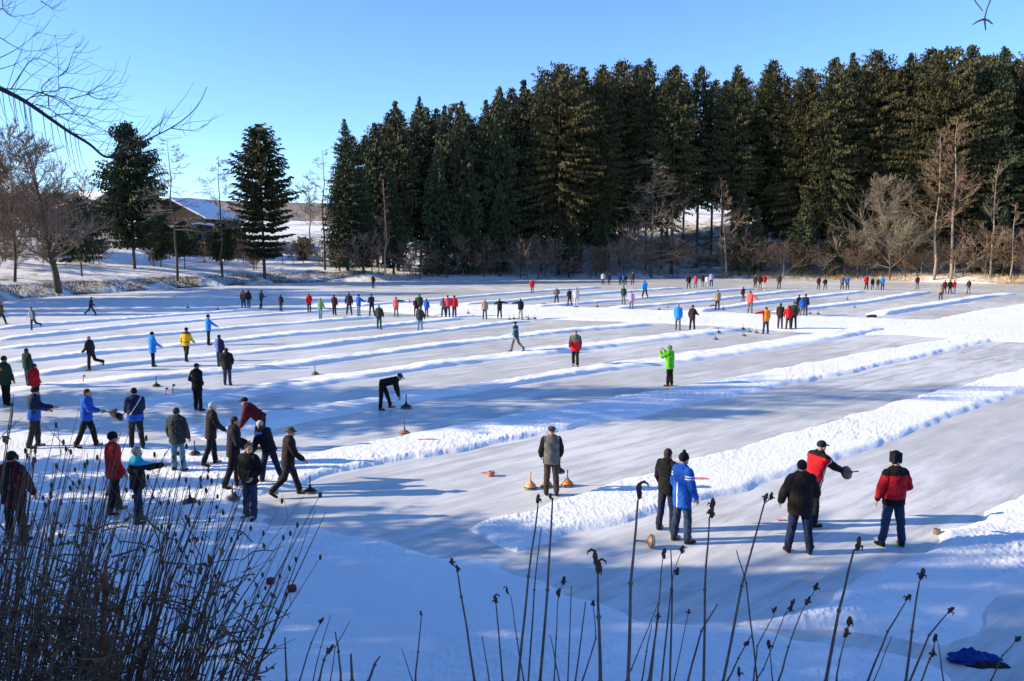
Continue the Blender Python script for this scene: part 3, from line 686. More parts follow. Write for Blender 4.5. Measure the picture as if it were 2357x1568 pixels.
# ---------------------------------------------------------------- people
POSES = {
 'stand': dict(lhip=3, rhip=-3, spread=6, lsh=5, rsh=8, lab=9, rab=9, lel=18, rel=15),
 'relax': dict(lhip=-4, rhip=6, lknee=0, rknee=8, spread=7, lsh=0, rsh=4, lab=14, rab=12, lel=28, rel=24, lin=.1, rin=.1),
 'pocket': dict(lhip=2, rhip=0, spread=8, lsh=-14, rsh=-14, lab=20, rab=20, lel=62, rel=62, lin=.55, rin=.55),
 'wide': dict(lhip=2, rhip=-2, spread=13, lsh=4, rsh=4, lab=20, rab=14, lel=22, rel=22),
 'walk': dict(lhip=20, rhip=-16, lknee=6, rknee=26, spread=3, lean=5, lsh=-18, rsh=22, lab=8, rab=8, lel=20, rel=28),
 'stride': dict(lhip=27, rhip=-24, lknee=6, rknee=22, spread=3, lean=7, lsh=-25, rsh=28, lab=8, rab=8, lel=22, rel=30),
 'kick': dict(lhip=6, rhip=-22, lknee=6, rknee=52, spread=3, lean=5, lsh=12, rsh=-8, lab=8, rab=10, lel=35, rel=20),
 'bend': dict(lhip=12, rhip=-12, lknee=6, rknee=0, spread=4, lean=78, lsh=8, rsh=12, lab=5, rab=3, lel=4, rel=6, hpitch=20),
 'stoop': dict(lhip=8, rhip=-4, lknee=8, rknee=4, spread=6, lean=58, lsh=12, rsh=16, lab=8, rab=8, lel=14, rel=18, hpitch=30),
 'hold': dict(lhip=12, rhip=-12, lknee=8, rknee=10, spread=5, lean=4, lsh=10, rsh=22, lab=8, rab=6, lel=60, rel=62, lin=.2, rin=.1),
 'reach': dict(lhip=2, rhip=-4, spread=6, lsh=5, rsh=68, lab=9, rab=4, lel=20, rel=10),
 'throw': dict(lhip=6, rhip=-4, spread=9, lean=10, lsh=10, rsh=50, lab=10, rab=2, lel=30, rel=14),
 'photo': dict(lhip=2, rhip=-2, spread=5, lsh=62, rsh=62, lab=12, rab=12, lel=88, rel=88, lin=.3, rin=.3, hpitch=4),
 'armsout': dict(lhip=2, rhip=-2, spread=8, lsh=20, rsh=20, lab=62, rab=62, lel=30, rel=30),
 'armright': dict(lhip=2, rhip=-2, spread=7, lsh=5, rsh=10, lab=9, rab=82, lel=20, rel=6, rin=-.9),
 'armleft': dict(lhip=2, rhip=-2, spread=7, lsh=10, rsh=5, lab=82, rab=9, lel=6, rel=20, lin=-.9),
}
HMODEL = 1.76
def skel(P):
    g = lambda k: rad(P.get(k, 0)); S = {}
    th, sh = .435, .425
    ext = []
    for s, k in ((-1, 'l'), (1, 'r')):
        a = g(k + 'hip'); b = a - g(k + 'knee'); c = math.cos(g('spread') * .5)
        ext.append(th * math.cos(a) * c + sh * math.cos(b) * c)
    zp = max(ext) + .085
    back = -.26 * math.sin(rad(P.get('lean', 0))) if P.get('lean', 0) > 30 else 0
    pel = Vector((0, back, zp)); S['pel'] = pel
    for s, k in ((-1, 'l'), (1, 'r')):
        a = g(k + 'hip'); b = a - g(k + 'knee'); sp = g('spread') * .5
        if back: pass
        h = pel + Vector((s * .09, 0, 0)); S[k + 'h'] = h
        d1 = Vector((s * math.sin(sp), math.sin(a) * math.cos(sp) - back * .6, -math.cos(a) * math.cos(sp))).normalized()
        S[k + 'k'] = h + d1 * th
        d2 = Vector((s * math.sin(sp), math.sin(b) * math.cos(sp) - back * .6, -math.cos(b) * math.cos(sp))).normalized()
        S[k + 'a'] = S[k + 'k'] + d2 * sh; S[k + 'tw'] = b
    lo = min(S['la'].z, S['ra'].z) - .085
    for k in list(S):
        if isinstance(S[k], Vector): S[k] = S[k] - Vector((0, 0, lo))
    pel = S['pel']
    L = g('lean'); sd_ = g('side')
    up = Vector((math.sin(sd_), math.sin(L), math.cos(L) * math.cos(sd_))).normalized(); S['up'] = up
    fw = Vector((0, math.cos(L), -math.sin(L))); S['fw'] = fw
    S['chest'] = pel + up * .36; S['neck'] = pel + up * .535
    hp = L * .55 - g('hpitch') * (1 if L > .6 else -1) * .5; hy = g('hyaw')
    hu = Vector((math.sin(sd_) * .5, math.sin(hp), math.cos(hp))).normalized()
    hf = Vector((math.sin(hy), math.cos(hy) * math.cos(hp), -math.sin(hp)))
    hf = (hf - hu * hf.dot(hu)).normalized(); S['hu'] = hu; S['hf'] = hf; S['hx'] = hf.cross(hu)
    S['head'] = S['neck'] + hu * .145 + hf * .02
    for s, k in ((-1, 'l'), (1, 'r')):
        p = pel + up * .475 + Vector((s * .185, 0, 0)); S[k + 's'] = p
        a = g(k + 'sh'); ab = g(k + 'ab'); e = a + g(k + 'el'); inn = P.get(k + 'in', .05)
        d1 = Vector((s * math.sin(ab), math.sin(a) * math.cos(ab), -math.cos(a) * math.cos(ab))).normalized()
        S[k + 'e'] = p + d1 * .29
        d2 = Vector((-s * inn + s * math.sin(ab) * .3, math.sin(e), -math.cos(e))).normalized()
        if ab > 1.2: d2 = (d1 + Vector((0, math.sin(g(k + 'el')) * .5, 0))).normalized()
        S[k + 'w'] = S[k + 'e'] + d2 * .255; S[k + 'hd'] = d2
    return S
XV = Vector((1, 0, 0))
def hand_pieces(m, S, k, near, s, curl):
    w_ = S[k + 'w']; d = S[k + 'hd']; x = XV * s
    x = (x - d * x.dot(d))
    x = x.normalized() if x.length > .2 else d.orthogonal().normalized()
    nrm = d.cross(x).normalized()
    if not near:
        m.ell(w_ + d * .075, (x * .045, nrm * .033, d * .09), 8, 5); return
    palm = w_ + d * .05
    m.ell(palm, (nrm * .042, x * .020, d * .055), 10, 6)
    for i in range(4):
        o_ = nrm * (.030 - .020 * i); L = (.062, .072, .068, .052)[i]
        b = w_ + d * .088 + o_
        c1 = (d - x * curl * .5).normalized(); c2 = (d - x * curl * 1.4).normalized()
        q = b + c1 * L * .55; m.cap(b, .0095, q, .009, n=8); m.cap(q, .009, q + c2 * L * .5, .0075, n=8)
    b = w_ + d * .035 + nrm * .034
    q = b + (d * .6 + nrm * .75 - x * .2).normalized() * .04; m.cap(b, .013, q, .011, n=8)
    m.cap(q, .011, q + (d * .9 + nrm * .15 - x * .4).normalized() * .03, .009, n=8)
def body_mb(S, near):
    m = MB(); up, fw = S['up'], S['fw']; pel = S['pel']
    hu, hf, hx, hc = S['hu'], S['hf'], S['hx'], S['head']
    m.ell(hc + hu * .018, (hx * .076, hf * .096, hu * .104)); m.ell(hc - hu * .045 + hf * .022, (hx * .058, hf * .068, hu * .072))
    m.cap(S['neck'] - up * .06, .062, hc - hu * .05 - hf * .015, .056)
    if near:
        m.ell(hc + hf * .102 - hu * .02, (hx * .015, hf * .022, hu * .026), 8, 6)
        m.ell(hc + hf * .082 + hu * .022, (hx * .05, hf * .018, hu * .012), 8, 6)
        m.ell(hc + hf * .088 - hu * .072, (hx * .026, hf * .014, hu * .012), 8, 6)
        for s in (-1, 1): m.ell(hc + hx * (.079 * s) - hu * .01 - hf * .005, (hx * .012, hf * .02, hu * .033), 8, 6)
    m.cap(pel + up * .02, .145, S['chest'], .155, (fw, .68)); m.cap(S['chest'], .155, S['neck'] - up * .1, .12, (fw, .65))
    for s, k in ((-1, 'l'), (1, 'r')):
        m.cap(S['neck'] - up * .08, .065, S[k + 's'], .058); m.cap(S[k + 's'], .055, S[k + 'e'], .042); m.cap(S[k + 'e'], .042, S[k + 'w'], .029)
        hand_pieces(m, S, k, near, s, .45)
        m.cap(S[k + 'h'], .085, S[k + 'k'], .055); m.cap(S[k + 'k'], .055, S[k + 'a'], .038); m.cap(S[k + 'a'], .036, S[k + 'a'] + Vector((0, .12, -.045)), .03)
    return m
def jacket_mb(S, near, fat, long, hood, col):
    m = MB(); up, fw = S['up'], S['fw']; pel = S['pel']
    hem = pel - up * (.06 + long) if S['up'].z > .7 else pel - up * .04
    fat *= 1.07; r = .182 * fat
    m.cap(hem, r * 1.02, pel + up * .2, r * 1.0, (fw, .74), 18, .12); m.cap(pel + up * .2, r, pel + up * .40, r * 1.06, (fw, .72), 18)
    m.cap(pel + up * .40, r * 1.04, pel + up * .475, r * .78, (fw, .70), 18)
    for s, k in ((-1, 'l'), (1, 'r')):
        m.cap(pel + up * .49, .085, S[k + 's'] - Vector((s * .02, 0, 0)), .085 * fat)
        m.cap(S[k + 's'] - Vector((s * .015, 0, 0)), .084 * fat, S[k + 'e'], .068 * fat); m.cap(S[k + 'e'], .067 * fat, S[k + 'w'] - S[k + 'hd'] * .03, .050 * fat)
        if near:
            for q in (.3, .65): c = S[k + 's'].lerp(S[k + 'e'], q); m.ell(c, (XV * .074 * fat, Vector((0, .074 * fat, 0)), Vector((0, 0, .03))), 10, 5)
    m.cap(S['neck'] - up * .06, .088, S['neck'] + up * .015, .078)
    if hood: m.ell(S['neck'] - fw * .075 - up * .02, (XV * .12, fw * .07, up * .075))
    return m
def trouser_mb(S, near, fat):
    m = MB(); up, fw = S['up'], S['fw']
    m.cap(S['pel'] + up * .06, .148 * fat, S['pel'] - Vector((0, 0, .03)), .15 * fat, (Vector((0, 1, 0)), .78), 16)
    for k in 'lr':
        m.cap(S[k + 'h'] - Vector((0, 0, .02)), .098 * fat, S[k + 'k'], .074 * fat); m.cap(S[k + 'k'], .074 * fat, S[k + 'a'] + Vector((0, 0, .04)), .066 * fat)
        if near:
            m.ell(S[k + 'a'] + Vector((0, 0, .07)), (XV * .073 * fat, Vector((0, .075 * fat, 0)), Vector((0, 0, .025))), 10, 5)
    return m
def boot_mb(S, k):
    m = MB(); a = S[k + 'a']; t = S[k + 'tw']
    f = Vector((0, math.cos(t * .8) if t < -.15 else 1, math.sin(t * .8) if t < -.15 else 0)); dn = Vector((0, -f.z, -f.y)) if False else Vector((0, f.z, -f.y))
    s = -1 if k == 'l' else 1
    f = (f + Vector((s * .18, 0, 0))).normalized()
    m.cap(a + Vector((0, 0, .09)), .055, a - f * .02 + dn * .03, .052, None, 10)
    m.cap(a - f * .035 + dn * .045, .040, a + f * .14 + dn * .05, .037, None, 10)
    m.cap(a + f * .08 + dn * .05, .042, a + f * .155 + dn * .053, .032, None, 10)
    return m
def head_mb(S, kind):
    m = MB(); hu, hf, hx, hc = S['hu'], S['hf'], S['hx'], S['head']
    if kind == 'hair':
        m.ell(hc + hu * .035 - hf * .014, (hx * .084, hf * .098, hu * .096)); m.ell(hc - hf * .05 - hu * .02, (hx * .07, hf * .05, hu * .07))
    elif kind == 'beanie' or kind == 'pompom':
        m.ell(hc + hu * .05 - hf * .008, (hx * .092, hf * .108, hu * .105)); m.cap(hc + hu * .035 - hf * .03, .088, hc + hu * .035 + hf * .02, .088, (hu, .35))
        if kind == 'pompom': m.ell(hc + hu * .165, (hx * .035, hf * .035, hu * .035))
    elif kind == 'cap':
        m.ell(hc + hu * .048 - hf * .008, (hx * .09, hf * .106, hu * .088)); m.ell(hc + hu * .045 + hf * .125, (hx * .07, hf * .075, hu * .014))
    elif kind == 'flat':
        m.ell(hc + hu * .075 - hf * .0, (hx * .105, hf * .125, hu * .05)); m.ell(hc + hu * .045 - hf * .01, (hx * .088, hf * .104, hu * .06)); m.ell(hc + hu * .045 + hf * .12, (hx * .06, hf * .05, hu * .012))
    elif kind == 'tall':
        m.cap(hc + hu * .035, .098, hc + hu * .14, .094, (hf, 1.0)); m.box(hc + hu * .10, (.08, .085, .10), Matrix((hx, hf, hu)).transposed())
    elif kind == 'brim':
        m.ell(hc + hu * .075, (hx * .09, hf * .106, hu * .085)); m.ell(hc + hu * .045, (hx * .15, hf * .165, hu * .016))
    elif kind == 'hood':
        m.ell(hc + hu * .012 - hf * .03, (hx * .115, hf * .115, hu * .135))
    return m

JOBS = {}
def job(key, fn, vox):
    if key not in JOBS:
        me = fn().mesh('part', True); o_ = bpy.data.objects.new('temporary', me); COL.objects.link(o_)
        md = o_.modifiers.new('r', 'REMESH'); md.mode = 'VOXEL'; md.voxel_size = vox; md.use_smooth_shade = True
        sm = o_.modifiers.new('s', 'SMOOTH'); sm.factor = .5; sm.iterations = 2
        JOBS[key] = o_
    return key
C = dict(black=(.008, .008, .009), dark=(.015, .015, .017), navy=(.012, .019, .050), blue=(.012, .085, .40), sky=(.015, .22, .68), red=(.50, .012, .018), maroon=(.075, .007, .012),
         orange=(.85, .24, .012), green=(.12, .50, .02), grey=(.125, .12, .112), lgrey=(.42, .42, .44), brown=(.048, .034, .026), dbrown=(.022, .015, .011), jeans=(.026, .045, .085), ljeans=(.10, .19, .29),
         yellow=(.66, .38, .02), lav=(.38, .27, .46), pink=(.62, .06, .11), teal=(.015, .32, .45), white=(.72, .72, .72), olive=(.075, .07, .035), coral=(.78, .10, .08), dgreen=(.02, .045, .03), mgreen=(.10, .24, .10),
         tan=(.30, .22, .14), fair=(.38, .31, .22), char=(.032, .034, .037), periw=(.08, .13, .50), purple=(.045, .03, .075), dteal=(.015, .075, .09), hair=(.045, .028, .018), ghair=(.25, .23, .21))
PEOPLE = []
def P(x, yf, yt, face, pose, jac, trs, hat, label, fat=1.0, two=None, near=None, sc_=None, over=None, boots='black', hood=True, long=.05):
    PEOPLE.append(dict(x=x, yf=yf, yt=yt, face=face, pose=pose, jac=jac, trs=trs, hat=hat, label=label, fat=fat, two=two, near=(yf > 800) if near is None else near, sc=sc_, over=over or {}, boots=boots, hood=hood, long=long))
# --- near right
P(1269, 1141, 981, 0, 'wide', 'grey', 'brown', ('flat', 'brown'), 'man in grey jacket with black sleeves, back turned, holding a stone between two orange stones', 1.05, [(('sleeves', .19), 'black')], over=dict(lab=14, rab=12, lel=40, rel=42, lin=.1, rin=.1, spread=5), hood=False)
P(1533, 1222, 1031, 48, 'relax', 'black', 'navy', ('hair', 'hair'), 'bareheaded man in black jacket standing behind the blue striped jacket', 1.0)
P(1568, 1248, 1042, 62, 'relax', 'blue', 'jeans', ('pompom', 'black'), 'person in bright blue jacket with white sleeve stripes and black bobble hat', 1.05, [(('sleeveband', .66, .70), 'white'), (('sleeveband', .74, .78), 'white'), (('side', .02, .012, .5), 'white')], boots='dbrown', long=.16)
P(1866, 1208, 1012, 65, 'throw', 'red', 'dark', ('cap', 'dark'), 'man in red and black jacket and peaked cap holding out a round stone', 1.08, over=dict(lean=17), two=[(('front', .035, 1), 'white'), (('front', .055, 1), 'black'), (('above', .9), 'black')])
P(1838, 1274, 1060, 4, 'wide', 'dbrown', 'navy', ('beanie', 'black'), 'broad man in dark brown jacket seen from behind, hands held off his sides', 1.16, over=dict(lab=24, rab=20, lel=26, rel=62, rin=.5), long=.10)
P(2052, 1258, 1048, 350, 'wide', 'red', 'jeans', ('tall', 'black'), 'man in red jacket with black shoulders and tall black hat, jeans', 1.12, [(('above', .86), 'black'), (('below', .02), 'black')], over=dict(lab=18, rab=24, lel=14, rel=55, rin=.5))
P(2374, 895, 800, 20, 'stand', 'maroon', 'dark', ('hair', 'hair'), 'person in dark reddish jacket almost cut off by the right picture edge', 1.05)
# --- middle
P(897, 943, 0, 90, 'bend', 'black', 'black', ('cap', 'purple'), 'man in black bending far forward to set down a stone on the ice', 1.0, sc_=1.02)
P(1541, 889, 795, 305, 'photo', 'green', 'black', ('beanie', 'mgreen'), 'person in bright green jacket and green hat raising hands to the face', 1.15, long=.12)
P(1188, 813, 742, 300, 'walk', 'dteal', 'grey', ('cap', 'black'), 'person in dark teal jacket and grey trousers walking across a lane', 1.0, [(('band', .62, .74), 'teal')])
P(1324, 844, 760, 190, 'walk', 'red', 'dark', ('hair', 'hair'), 'person in jacket with grey shoulders and red lower half, walking', 1.18, [(('above', .55), 'grey'), (('sleeves', .23), 'dark')], long=.1, over=dict(lhip=10, rhip=-8, rknee=14))
P(1560, 760, 699, 20, 'stand', 'sky', 'grey', ('hair', 'tan'), 'person in light blue jacket standing left of a dark brown jacket in the middle', 1.05, near=False, long=.1)
P(1593, 764, 705, 40, 'wide', 'dbrown', 'dbrown', ('beanie', 'dark'), 'person in dark brown clothes right of the light blue jacket in the middle', 1.05, near=False, over=dict(rsh=25, rel=50), long=.12)
P(1762, 769, 706, 350, 'armleft', 'orange', 'jeans', ('hair', 'hair'), 'person in orange vest with red sleeves pointing left, in blue jeans', 1.15, [(('sleeves', .17), 'red')], near=False)
P(1795, 760, 700, 30, 'stand', 'dbrown', 'brown', ('hair', 'hair'), 'person in dark brown jacket between the orange vest and the red jacket', 1.0, near=False)
P(1814, 761, 705, 10, 'stand', 'red', 'brown', ('hair', 'hair'), 'person in red jacket right of the orange vest', 1.1, near=False, over=dict(lab=24, rab=24, lel=50, rel=50))
P(1826, 760, 697, 20, 'stand', 'dgreen', 'dgreen', ('beanie', 'olive'), 'person in dark green jacket just behind the red jacket', 1.0, near=False)
P(1846, 728, 684, 0, 'stand', 'blue', 'grey', ('hair', 'hair'), 'person in bright blue jacket with back turned between two dark jackets', 1.05, near=False)
P(1838, 724, 678, 330, 'stand', 'dark', 'dark', ('hair', 'hair'), 'person in black jacket left of the bright blue back', 1.0, near=False)
P(1853, 727, 677, 40, 'stand', 'navy', 'navy', ('beanie', 'navy'), 'person in navy jacket right of the bright blue back', 1.0, near=False)
P(1651, 715, 669, 0, 'stand', 'tan', 'dbrown', ('beanie', 'dbrown'), 'person in olive brown jacket beside a red bag on the snow', 1.05, near=False)
P(1710, 695, 660, 330, 'stand', 'maroon', 'grey', ('hair', 'hair'), 'person in dark red jacket behind the orange red jacket', 1.05, near=False)
P(1726, 721, 669, 30, 'armright', 'coral', 'grey', ('hair', 'maroon'), 'person in glowing orange red jacket with the right arm out', 1.12, near=False, over=dict(rab=48))
P(1484, 689, 645, 350, 'stride', 'sky', 'dark', ('hair', 'brown'), 'person in light blue jacket striding alone on a far lane', 1.1, near=False)
P(1435, 701, 658, 20, 'stand', 'dgreen', 'grey', ('beanie', 'dark'), 'person in dark green jacket left of the lavender jacket', .95, near=False)
P(1453, 713, 670, 10, 'stand', 'lav', 'grey', ('beanie', 'purple'), 'person in lavender jacket and grey trousers', 1.0, near=False, long=.1)
# --- far line, middle
P(1388, 656, 627, 0, 'stand', 'lgrey', 'navy', ('hair', 'brown'), 'person in pale grey jacket, leftmost of the far group by the dark shore', 1.0)
P(1402, 656, 629, 0, 'stand', 'navy', 'navy', ('hair', 'hair'), 'person in navy clothes next to the pale grey jacket by the dark shore', 1.0)
P(1427, 656, 631, 20, 'stand', 'navy', 'dbrown', ('hair', 'hair'), 'person in dark blue jacket left of the small light blue jacket by the shore', 1.0)
P(1434, 656, 632, 0, 'stand', 'sky', 'olive', ('hair', 'hair'), 'person in light blue jacket in the far group of three by the dark shore', 1.05)
P(1440, 656, 632, 340, 'stand', 'dark', 'dark', ('hair', 'hair'), 'person in black right of the small light blue jacket by the dark shore', .95)
P(1456, 656, 626, 0, 'stand', 'brown', 'maroon', ('hair', 'tan'), 'person in reddish brown at the right end of the far group by the dark shore', .95)
P(1585, 665, 633, 0, 'wide', 'dark', 'maroon', ('hair', 'hair'), 'person in black and maroon, leftmost of the far group below the forest gap', 1.05)
P(1601, 664, 632, 0, 'stand', 'pink', 'grey', ('hair', 'hair'), 'person in pinkish red jacket in the far group below the forest gap', 1.05)
P(1617, 661, 632, 20, 'stand', 'dark', 'grey', ('hair', 'hair'), 'person in black jacket in the middle of the far group below the forest gap', .95)
P(1627, 664, 634, 0, 'stand', 'white', 'lgrey', ('hair', 'dark'), 'person in white jacket in the far group below the forest gap', .95)
P(1637, 660, 627, 0, 'stand', 'lav', 'dark', ('hair', 'hair'), 'person in greyish lavender, rightmost of the far group below the forest gap', 1.0)
P(1738, 663, 633, 0, 'stand', 'brown', 'dbrown', ('hair', 'tan'), 'person in brown jacket left of the small red jacket on the far lanes', 1.05)
P(1749, 669, 631, 20, 'stand', 'dark', 'grey', ('hair', 'hair'), 'thin person in black standing close left of the small red jacket far away', .85)
P(1759, 665, 632, 0, 'stand', 'red', 'lgrey', ('hair', 'hair'), 'person in red jacket and pale grey trousers in a far group of three', 1.1)
P(1793, 666, 629, 10, 'stand', 'brown', 'dark', ('hair', 'hair'), 'thin person in brown alone between two far groups', .88)
# --- far line, right
P(1884, 667, 636, 0, 'stand', 'maroon', 'dark', ('hair', 'hair'), 'person in dark red, left one of a dark pair on the far right lanes', .95)
P(1899, 667, 640, 0, 'wide', 'dbrown', 'grey', ('hair', 'hair'), 'person in dark brown, right one of a dark pair on the far right lanes', 1.05)
P(1938, 667, 634, 0, 'stand', 'grey', 'dark', ('hair', 'tan'), 'person in grey beside a blue violet jacket on the far right lanes', 1.0)
P(1950, 667, 635, 0, 'stand', 'periw', 'dark', ('hair', 'hair'), 'person in blue violet jacket beside a grey one on the far right lanes', 1.0)
P(1994, 667, 633, 340, 'wide', 'red', 'dark', ('hair', 'hair'), 'person in red jacket at the left of a far row of four', 1.15)
P(2008, 667, 641, 0, 'stand', 'navy', 'grey', ('hair', 'hair'), 'person in navy jacket right of the red one in a far row of four', 1.0)
P(2020, 668, 641, 0, 'stand', 'brown', 'grey', ('hair', 'hair'), 'person in brown jacket in a far row of four', 1.0)
P(2031, 668, 636, 0, 'stand', 'sky', 'navy', ('hair', 'hair'), 'person in light blue jacket at the right end of a far row of four', 1.0)
P(2111, 666, 634, 0, 'stand', 'maroon', 'grey', ('hair', 'hair'), 'person in maroon standing alone before the tan shore grass', .95)
P(2165, 690, 655, 0, 'stand', 'tan', 'dark', ('beanie', 'brown'), 'person in tan jacket in front of a red and dark group at far right', 1.05)
P(2174, 677, 645, 10, 'stand', 'maroon', 'dbrown', ('hair', 'hair'), 'person in maroon just behind the tan jacket at far right', 1.0)
P(2186, 677, 644, 0, 'stand', 'dark', 'dbrown', ('beanie', 'dark'), 'person in black between the maroon and the red jacket at far right', 1.0)
P(2196, 677, 645, 340, 'stand', 'red', 'lgrey', ('hair', 'hair'), 'person in red jacket in the small group at far right', 1.1)
P(2229, 677, 643, 0, 'stand', 'brown', 'grey', ('hair', 'tan'), 'thin person in brown, the last one at far right', .88)
# --- far line, centre left
P(1225, 676, 642, 0, 'stride', 'red', 'grey', ('beanie', 'red'), 'person all in bright red jacket alone on a far lane in the centre', 1.15, over=dict(lhip=14, rhip=-12, rknee=8))
P(1281, 699, 661, 0, 'wide', 'grey', 'dark', ('hair', 'ghair'), 'person in grey jacket and black trousers left of a pair on the white strip', 1.12, over=dict(lab=25, rab=25, lel=50, rel=50, lin=.5, rin=.5))
P(1311, 705, 664, 340, 'hold', 'dbrown', 'dbrown', ('hair', 'hair'), 'person in dark brown with arms bent beside a pale grey jacket', 1.0)
P(1326, 710, 664, 0, 'stand', 'lgrey', 'lgrey', ('hair', 'ghair'), 'person in pale grey from head to foot right of the dark brown one', 1.0)
P(1116, 735, 687, 0, 'stand', 'tan', 'jeans', ('hair', 'ghair'), 'person in beige jacket left of two people with arms spread', .98)
P(1150, 733, 687, 0, 'armsout', 'dark', 'navy', ('hair', 'hair'), 'person in black with both elbows spread, left one of two', 1.12, over=dict(rab=80, rel=8, lab=55, lel=70))
P(1198, 735, 687, 350, 'armleft', 'dark', 'lgrey', ('hair', 'maroon'), 'person in black jacket and pale trousers stretching the left arm out', 1.12)
P(912, 730, 683, 0, 'armright', 'coral', 'grey', ('hair', 'hair'), 'person in coral red jacket holding an arm out to the right', 1.1, [(('rsleeve', .2), 'brown')], over=dict(rab=86, rel=2))
P(958, 727, 688, 340, 'hold', 'maroon', 'dark', ('hair', 'hair'), 'person in dark red jacket at the left of a tight group of four', 1.05)
P(966, 727, 677, 0, 'stand', 'dgreen', 'dark', ('beanie', 'dgreen'), 'tallest person in dark green at the back of a tight group of four', 1.1)
P(982, 730, 687, 20, 'stand', 'blue', 'jeans', ('hair', 'hair'), 'person in blue jacket at the right of a tight group of four', 1.0)
P(967, 763, 706, 0, 'stand', 'char', 'ljeans', ('hair', 'ghair'), 'person in charcoal jacket and light jeans in front of a tight group of four', 1.1, near=False, over=dict(rab=22))
P(1021, 730, 685, 340, 'hold', 'grey', 'jeans', ('hair', 'hair'), 'person in grey jacket at the left of a group of three', 1.05)
P(1031, 730, 679, 0, 'stand', 'pink', 'dgreen', ('hair', 'maroon'), 'person with dark red top between a grey and a bright red jacket', 1.0)
P(1046, 730, 680, 20, 'stand', 'red', 'dgreen', ('beanie', 'black'), 'person in bright red jacket with black hair at the right of a group of three', 1.12)
P(859, 664, 644, 20, 'stand', 'dark', 'dark', ('hair', 'hair'), 'small dark person alone farthest away near the left shore', 1.0, sc_=1.0)
P(873, 758, 701, 10, 'stand', 'char', 'dteal', ('hair', 'ghair'), 'person in dark grey jacket alone in front of a navy and white jacket', 1.1, near=False, over=dict(lab=18, rab=18))
P(856, 727, 676, 330, 'hold', 'navy', 'dark', ('beanie', 'navy'), 'person in navy jacket with a white front', 1.0, [(('patch', -.05, .45, .1, .3, 1), 'white')])
P(826, 728, 677, 40, 'reach', 'blue', 'ljeans', ('beanie', 'navy'), 'person in blue jacket reaching an arm to the right', 1.08, over=dict(rsh=55, spread=10))
P(804, 725, 673, 0, 'wide', 'char', 'char', ('hair', 'brown'), 'person in charcoal clothes left of the blue reaching one', 1.05)
P(770, 725, 678, 20, 'stand', 'dark', 'dark', ('hair', 'hair'), 'person in black jacket with a dark red panel on the right side', 1.1, [(('rsleeve', .04), 'maroon')])
P(738, 736, 685, 30, 'reach', 'mgreen', 'ljeans', ('hair', 'tan'), 'person in green jacket and light jeans', 1.05, over=dict(rsh=25))
P(712, 721, 677, 350, 'stride', 'red', 'char', ('hair', 'hair'), 'person in red jacket with legs apart left of the green jacket', 1.1, over=dict(lhip=10, rhip=-10, rknee=4))
P(647, 717, 677, 20, 'stand', 'dbrown', 'dark', ('hair', 'brown'), 'slim person in dark brown alone left of the red jacket with legs apart', .92)
P(602, 713, 669, 40, 'hold', 'dgreen', 'navy', ('beanie', 'dark'), 'slim person in dark green carrying something at chest height', .98)
P(561, 711, 667, 340, 'stand', 'olive', 'jeans', ('hair', 'maroon'), 'left one of a close pair, in olive jacket', 1.05, [(('above', .7), 'pink')])
P(573, 711, 667, 20, 'stand', 'dbrown', 'grey', ('hair', 'hair'), 'right one of a close pair, in dark brown jacket', 1.0)
# --- upper left
P(4, 747, 693, 80, 'walk', 'olive', 'dbrown', ('hair', 'hair'), 'person in olive brown cut by the left picture edge on a far lane', 1.1, near=False)
P(77, 760, 707, 280, 'kick', 'grey', 'char', ('beanie', 'grey'), 'person in grey jacket with pale pink side walking left', 1.05, [(('lsleeve', .12), 'lgrey')], near=False)
P(210, 726, 682, 80, 'stride', 'dbrown', 'navy', ('beanie', 'dark'), 'person in dark clothes taking a long step on the blue shaded snow', 1.05, [(('patch', 0, .6, .08, .2, 1), 'maroon')], near=False)
P(211, 853, 773, 280, 'kick', 'dark', 'dbrown', ('hair', 'ghair'), 'bareheaded person in black jacket walking left with one leg trailing', 1.1)
P(353, 844, 764, 50, 'stand', 'sky', 'black', ('beanie', 'dark'), 'person in light blue jacket and black trousers standing upright', 1.15, long=.16, over=dict(rsh=22, rel=40, spread=3))
P(430, 832, 754, 20, 'walk', 'yellow', 'dark', ('beanie', 'dark'), 'person in yellow jacket with dark waist band', 1.1, [(('band', .12, .19), 'dark'), (('above', .9), 'brown')], over=dict(lhip=10, rhip=-8, rknee=10))
P(481, 794, 724, 60, 'reach', 'sky', 'dark', ('beanie', 'dark'), 'person in light blue jacket stretching a hand forward to the right', 1.05, near=True, over=dict(rsh=48))
P(507, 851, 775, 20, 'stand', 'periw', 'jeans', ('hair', 'hair'), 'person in violet blue and navy jacket behind a brown back', 1.05, [(('rsleeve', .03), 'navy')])
P(524, 887, 800, 0, 'stand', 'dbrown', 'jeans', ('hair', 'hair'), 'person in dark brown jacket and jeans seen from behind', 1.15, long=.12, over=dict(lab=14, rab=14, lel=40, rel=40, lin=.4, rin=.4))
P(456, 945, 836, 30, 'pocket', 'black', 'black', ('cap', 'dark'), 'man in black cap and black jacket with a yellow green emblem on the back', 1.12, [(('patch', -.09, .68, .035, .06, -1), 'yellow')], long=.12)
P(16, 933, 820, 20, 'stand', 'dgreen', 'black', ('beanie', 'dark'), 'person in dark green jacket with a yellow patch at the left edge', 1.1, [(('patch', .02, .7, .035, .1, -1), 'yellow')], long=.12)
P(66, 893, 806, 30, 'stand', 'dgreen', 'jeans', ('hair', 'hair'), 'person in dark green jacket standing behind the red jacket', 1.18, over=dict(lab=20))
P(84, 934, 836, 30, 'pocket', 'red', 'navy', ('hair', 'brown'), 'person in plain red jacket and dark blue trousers at the left', 1.15)
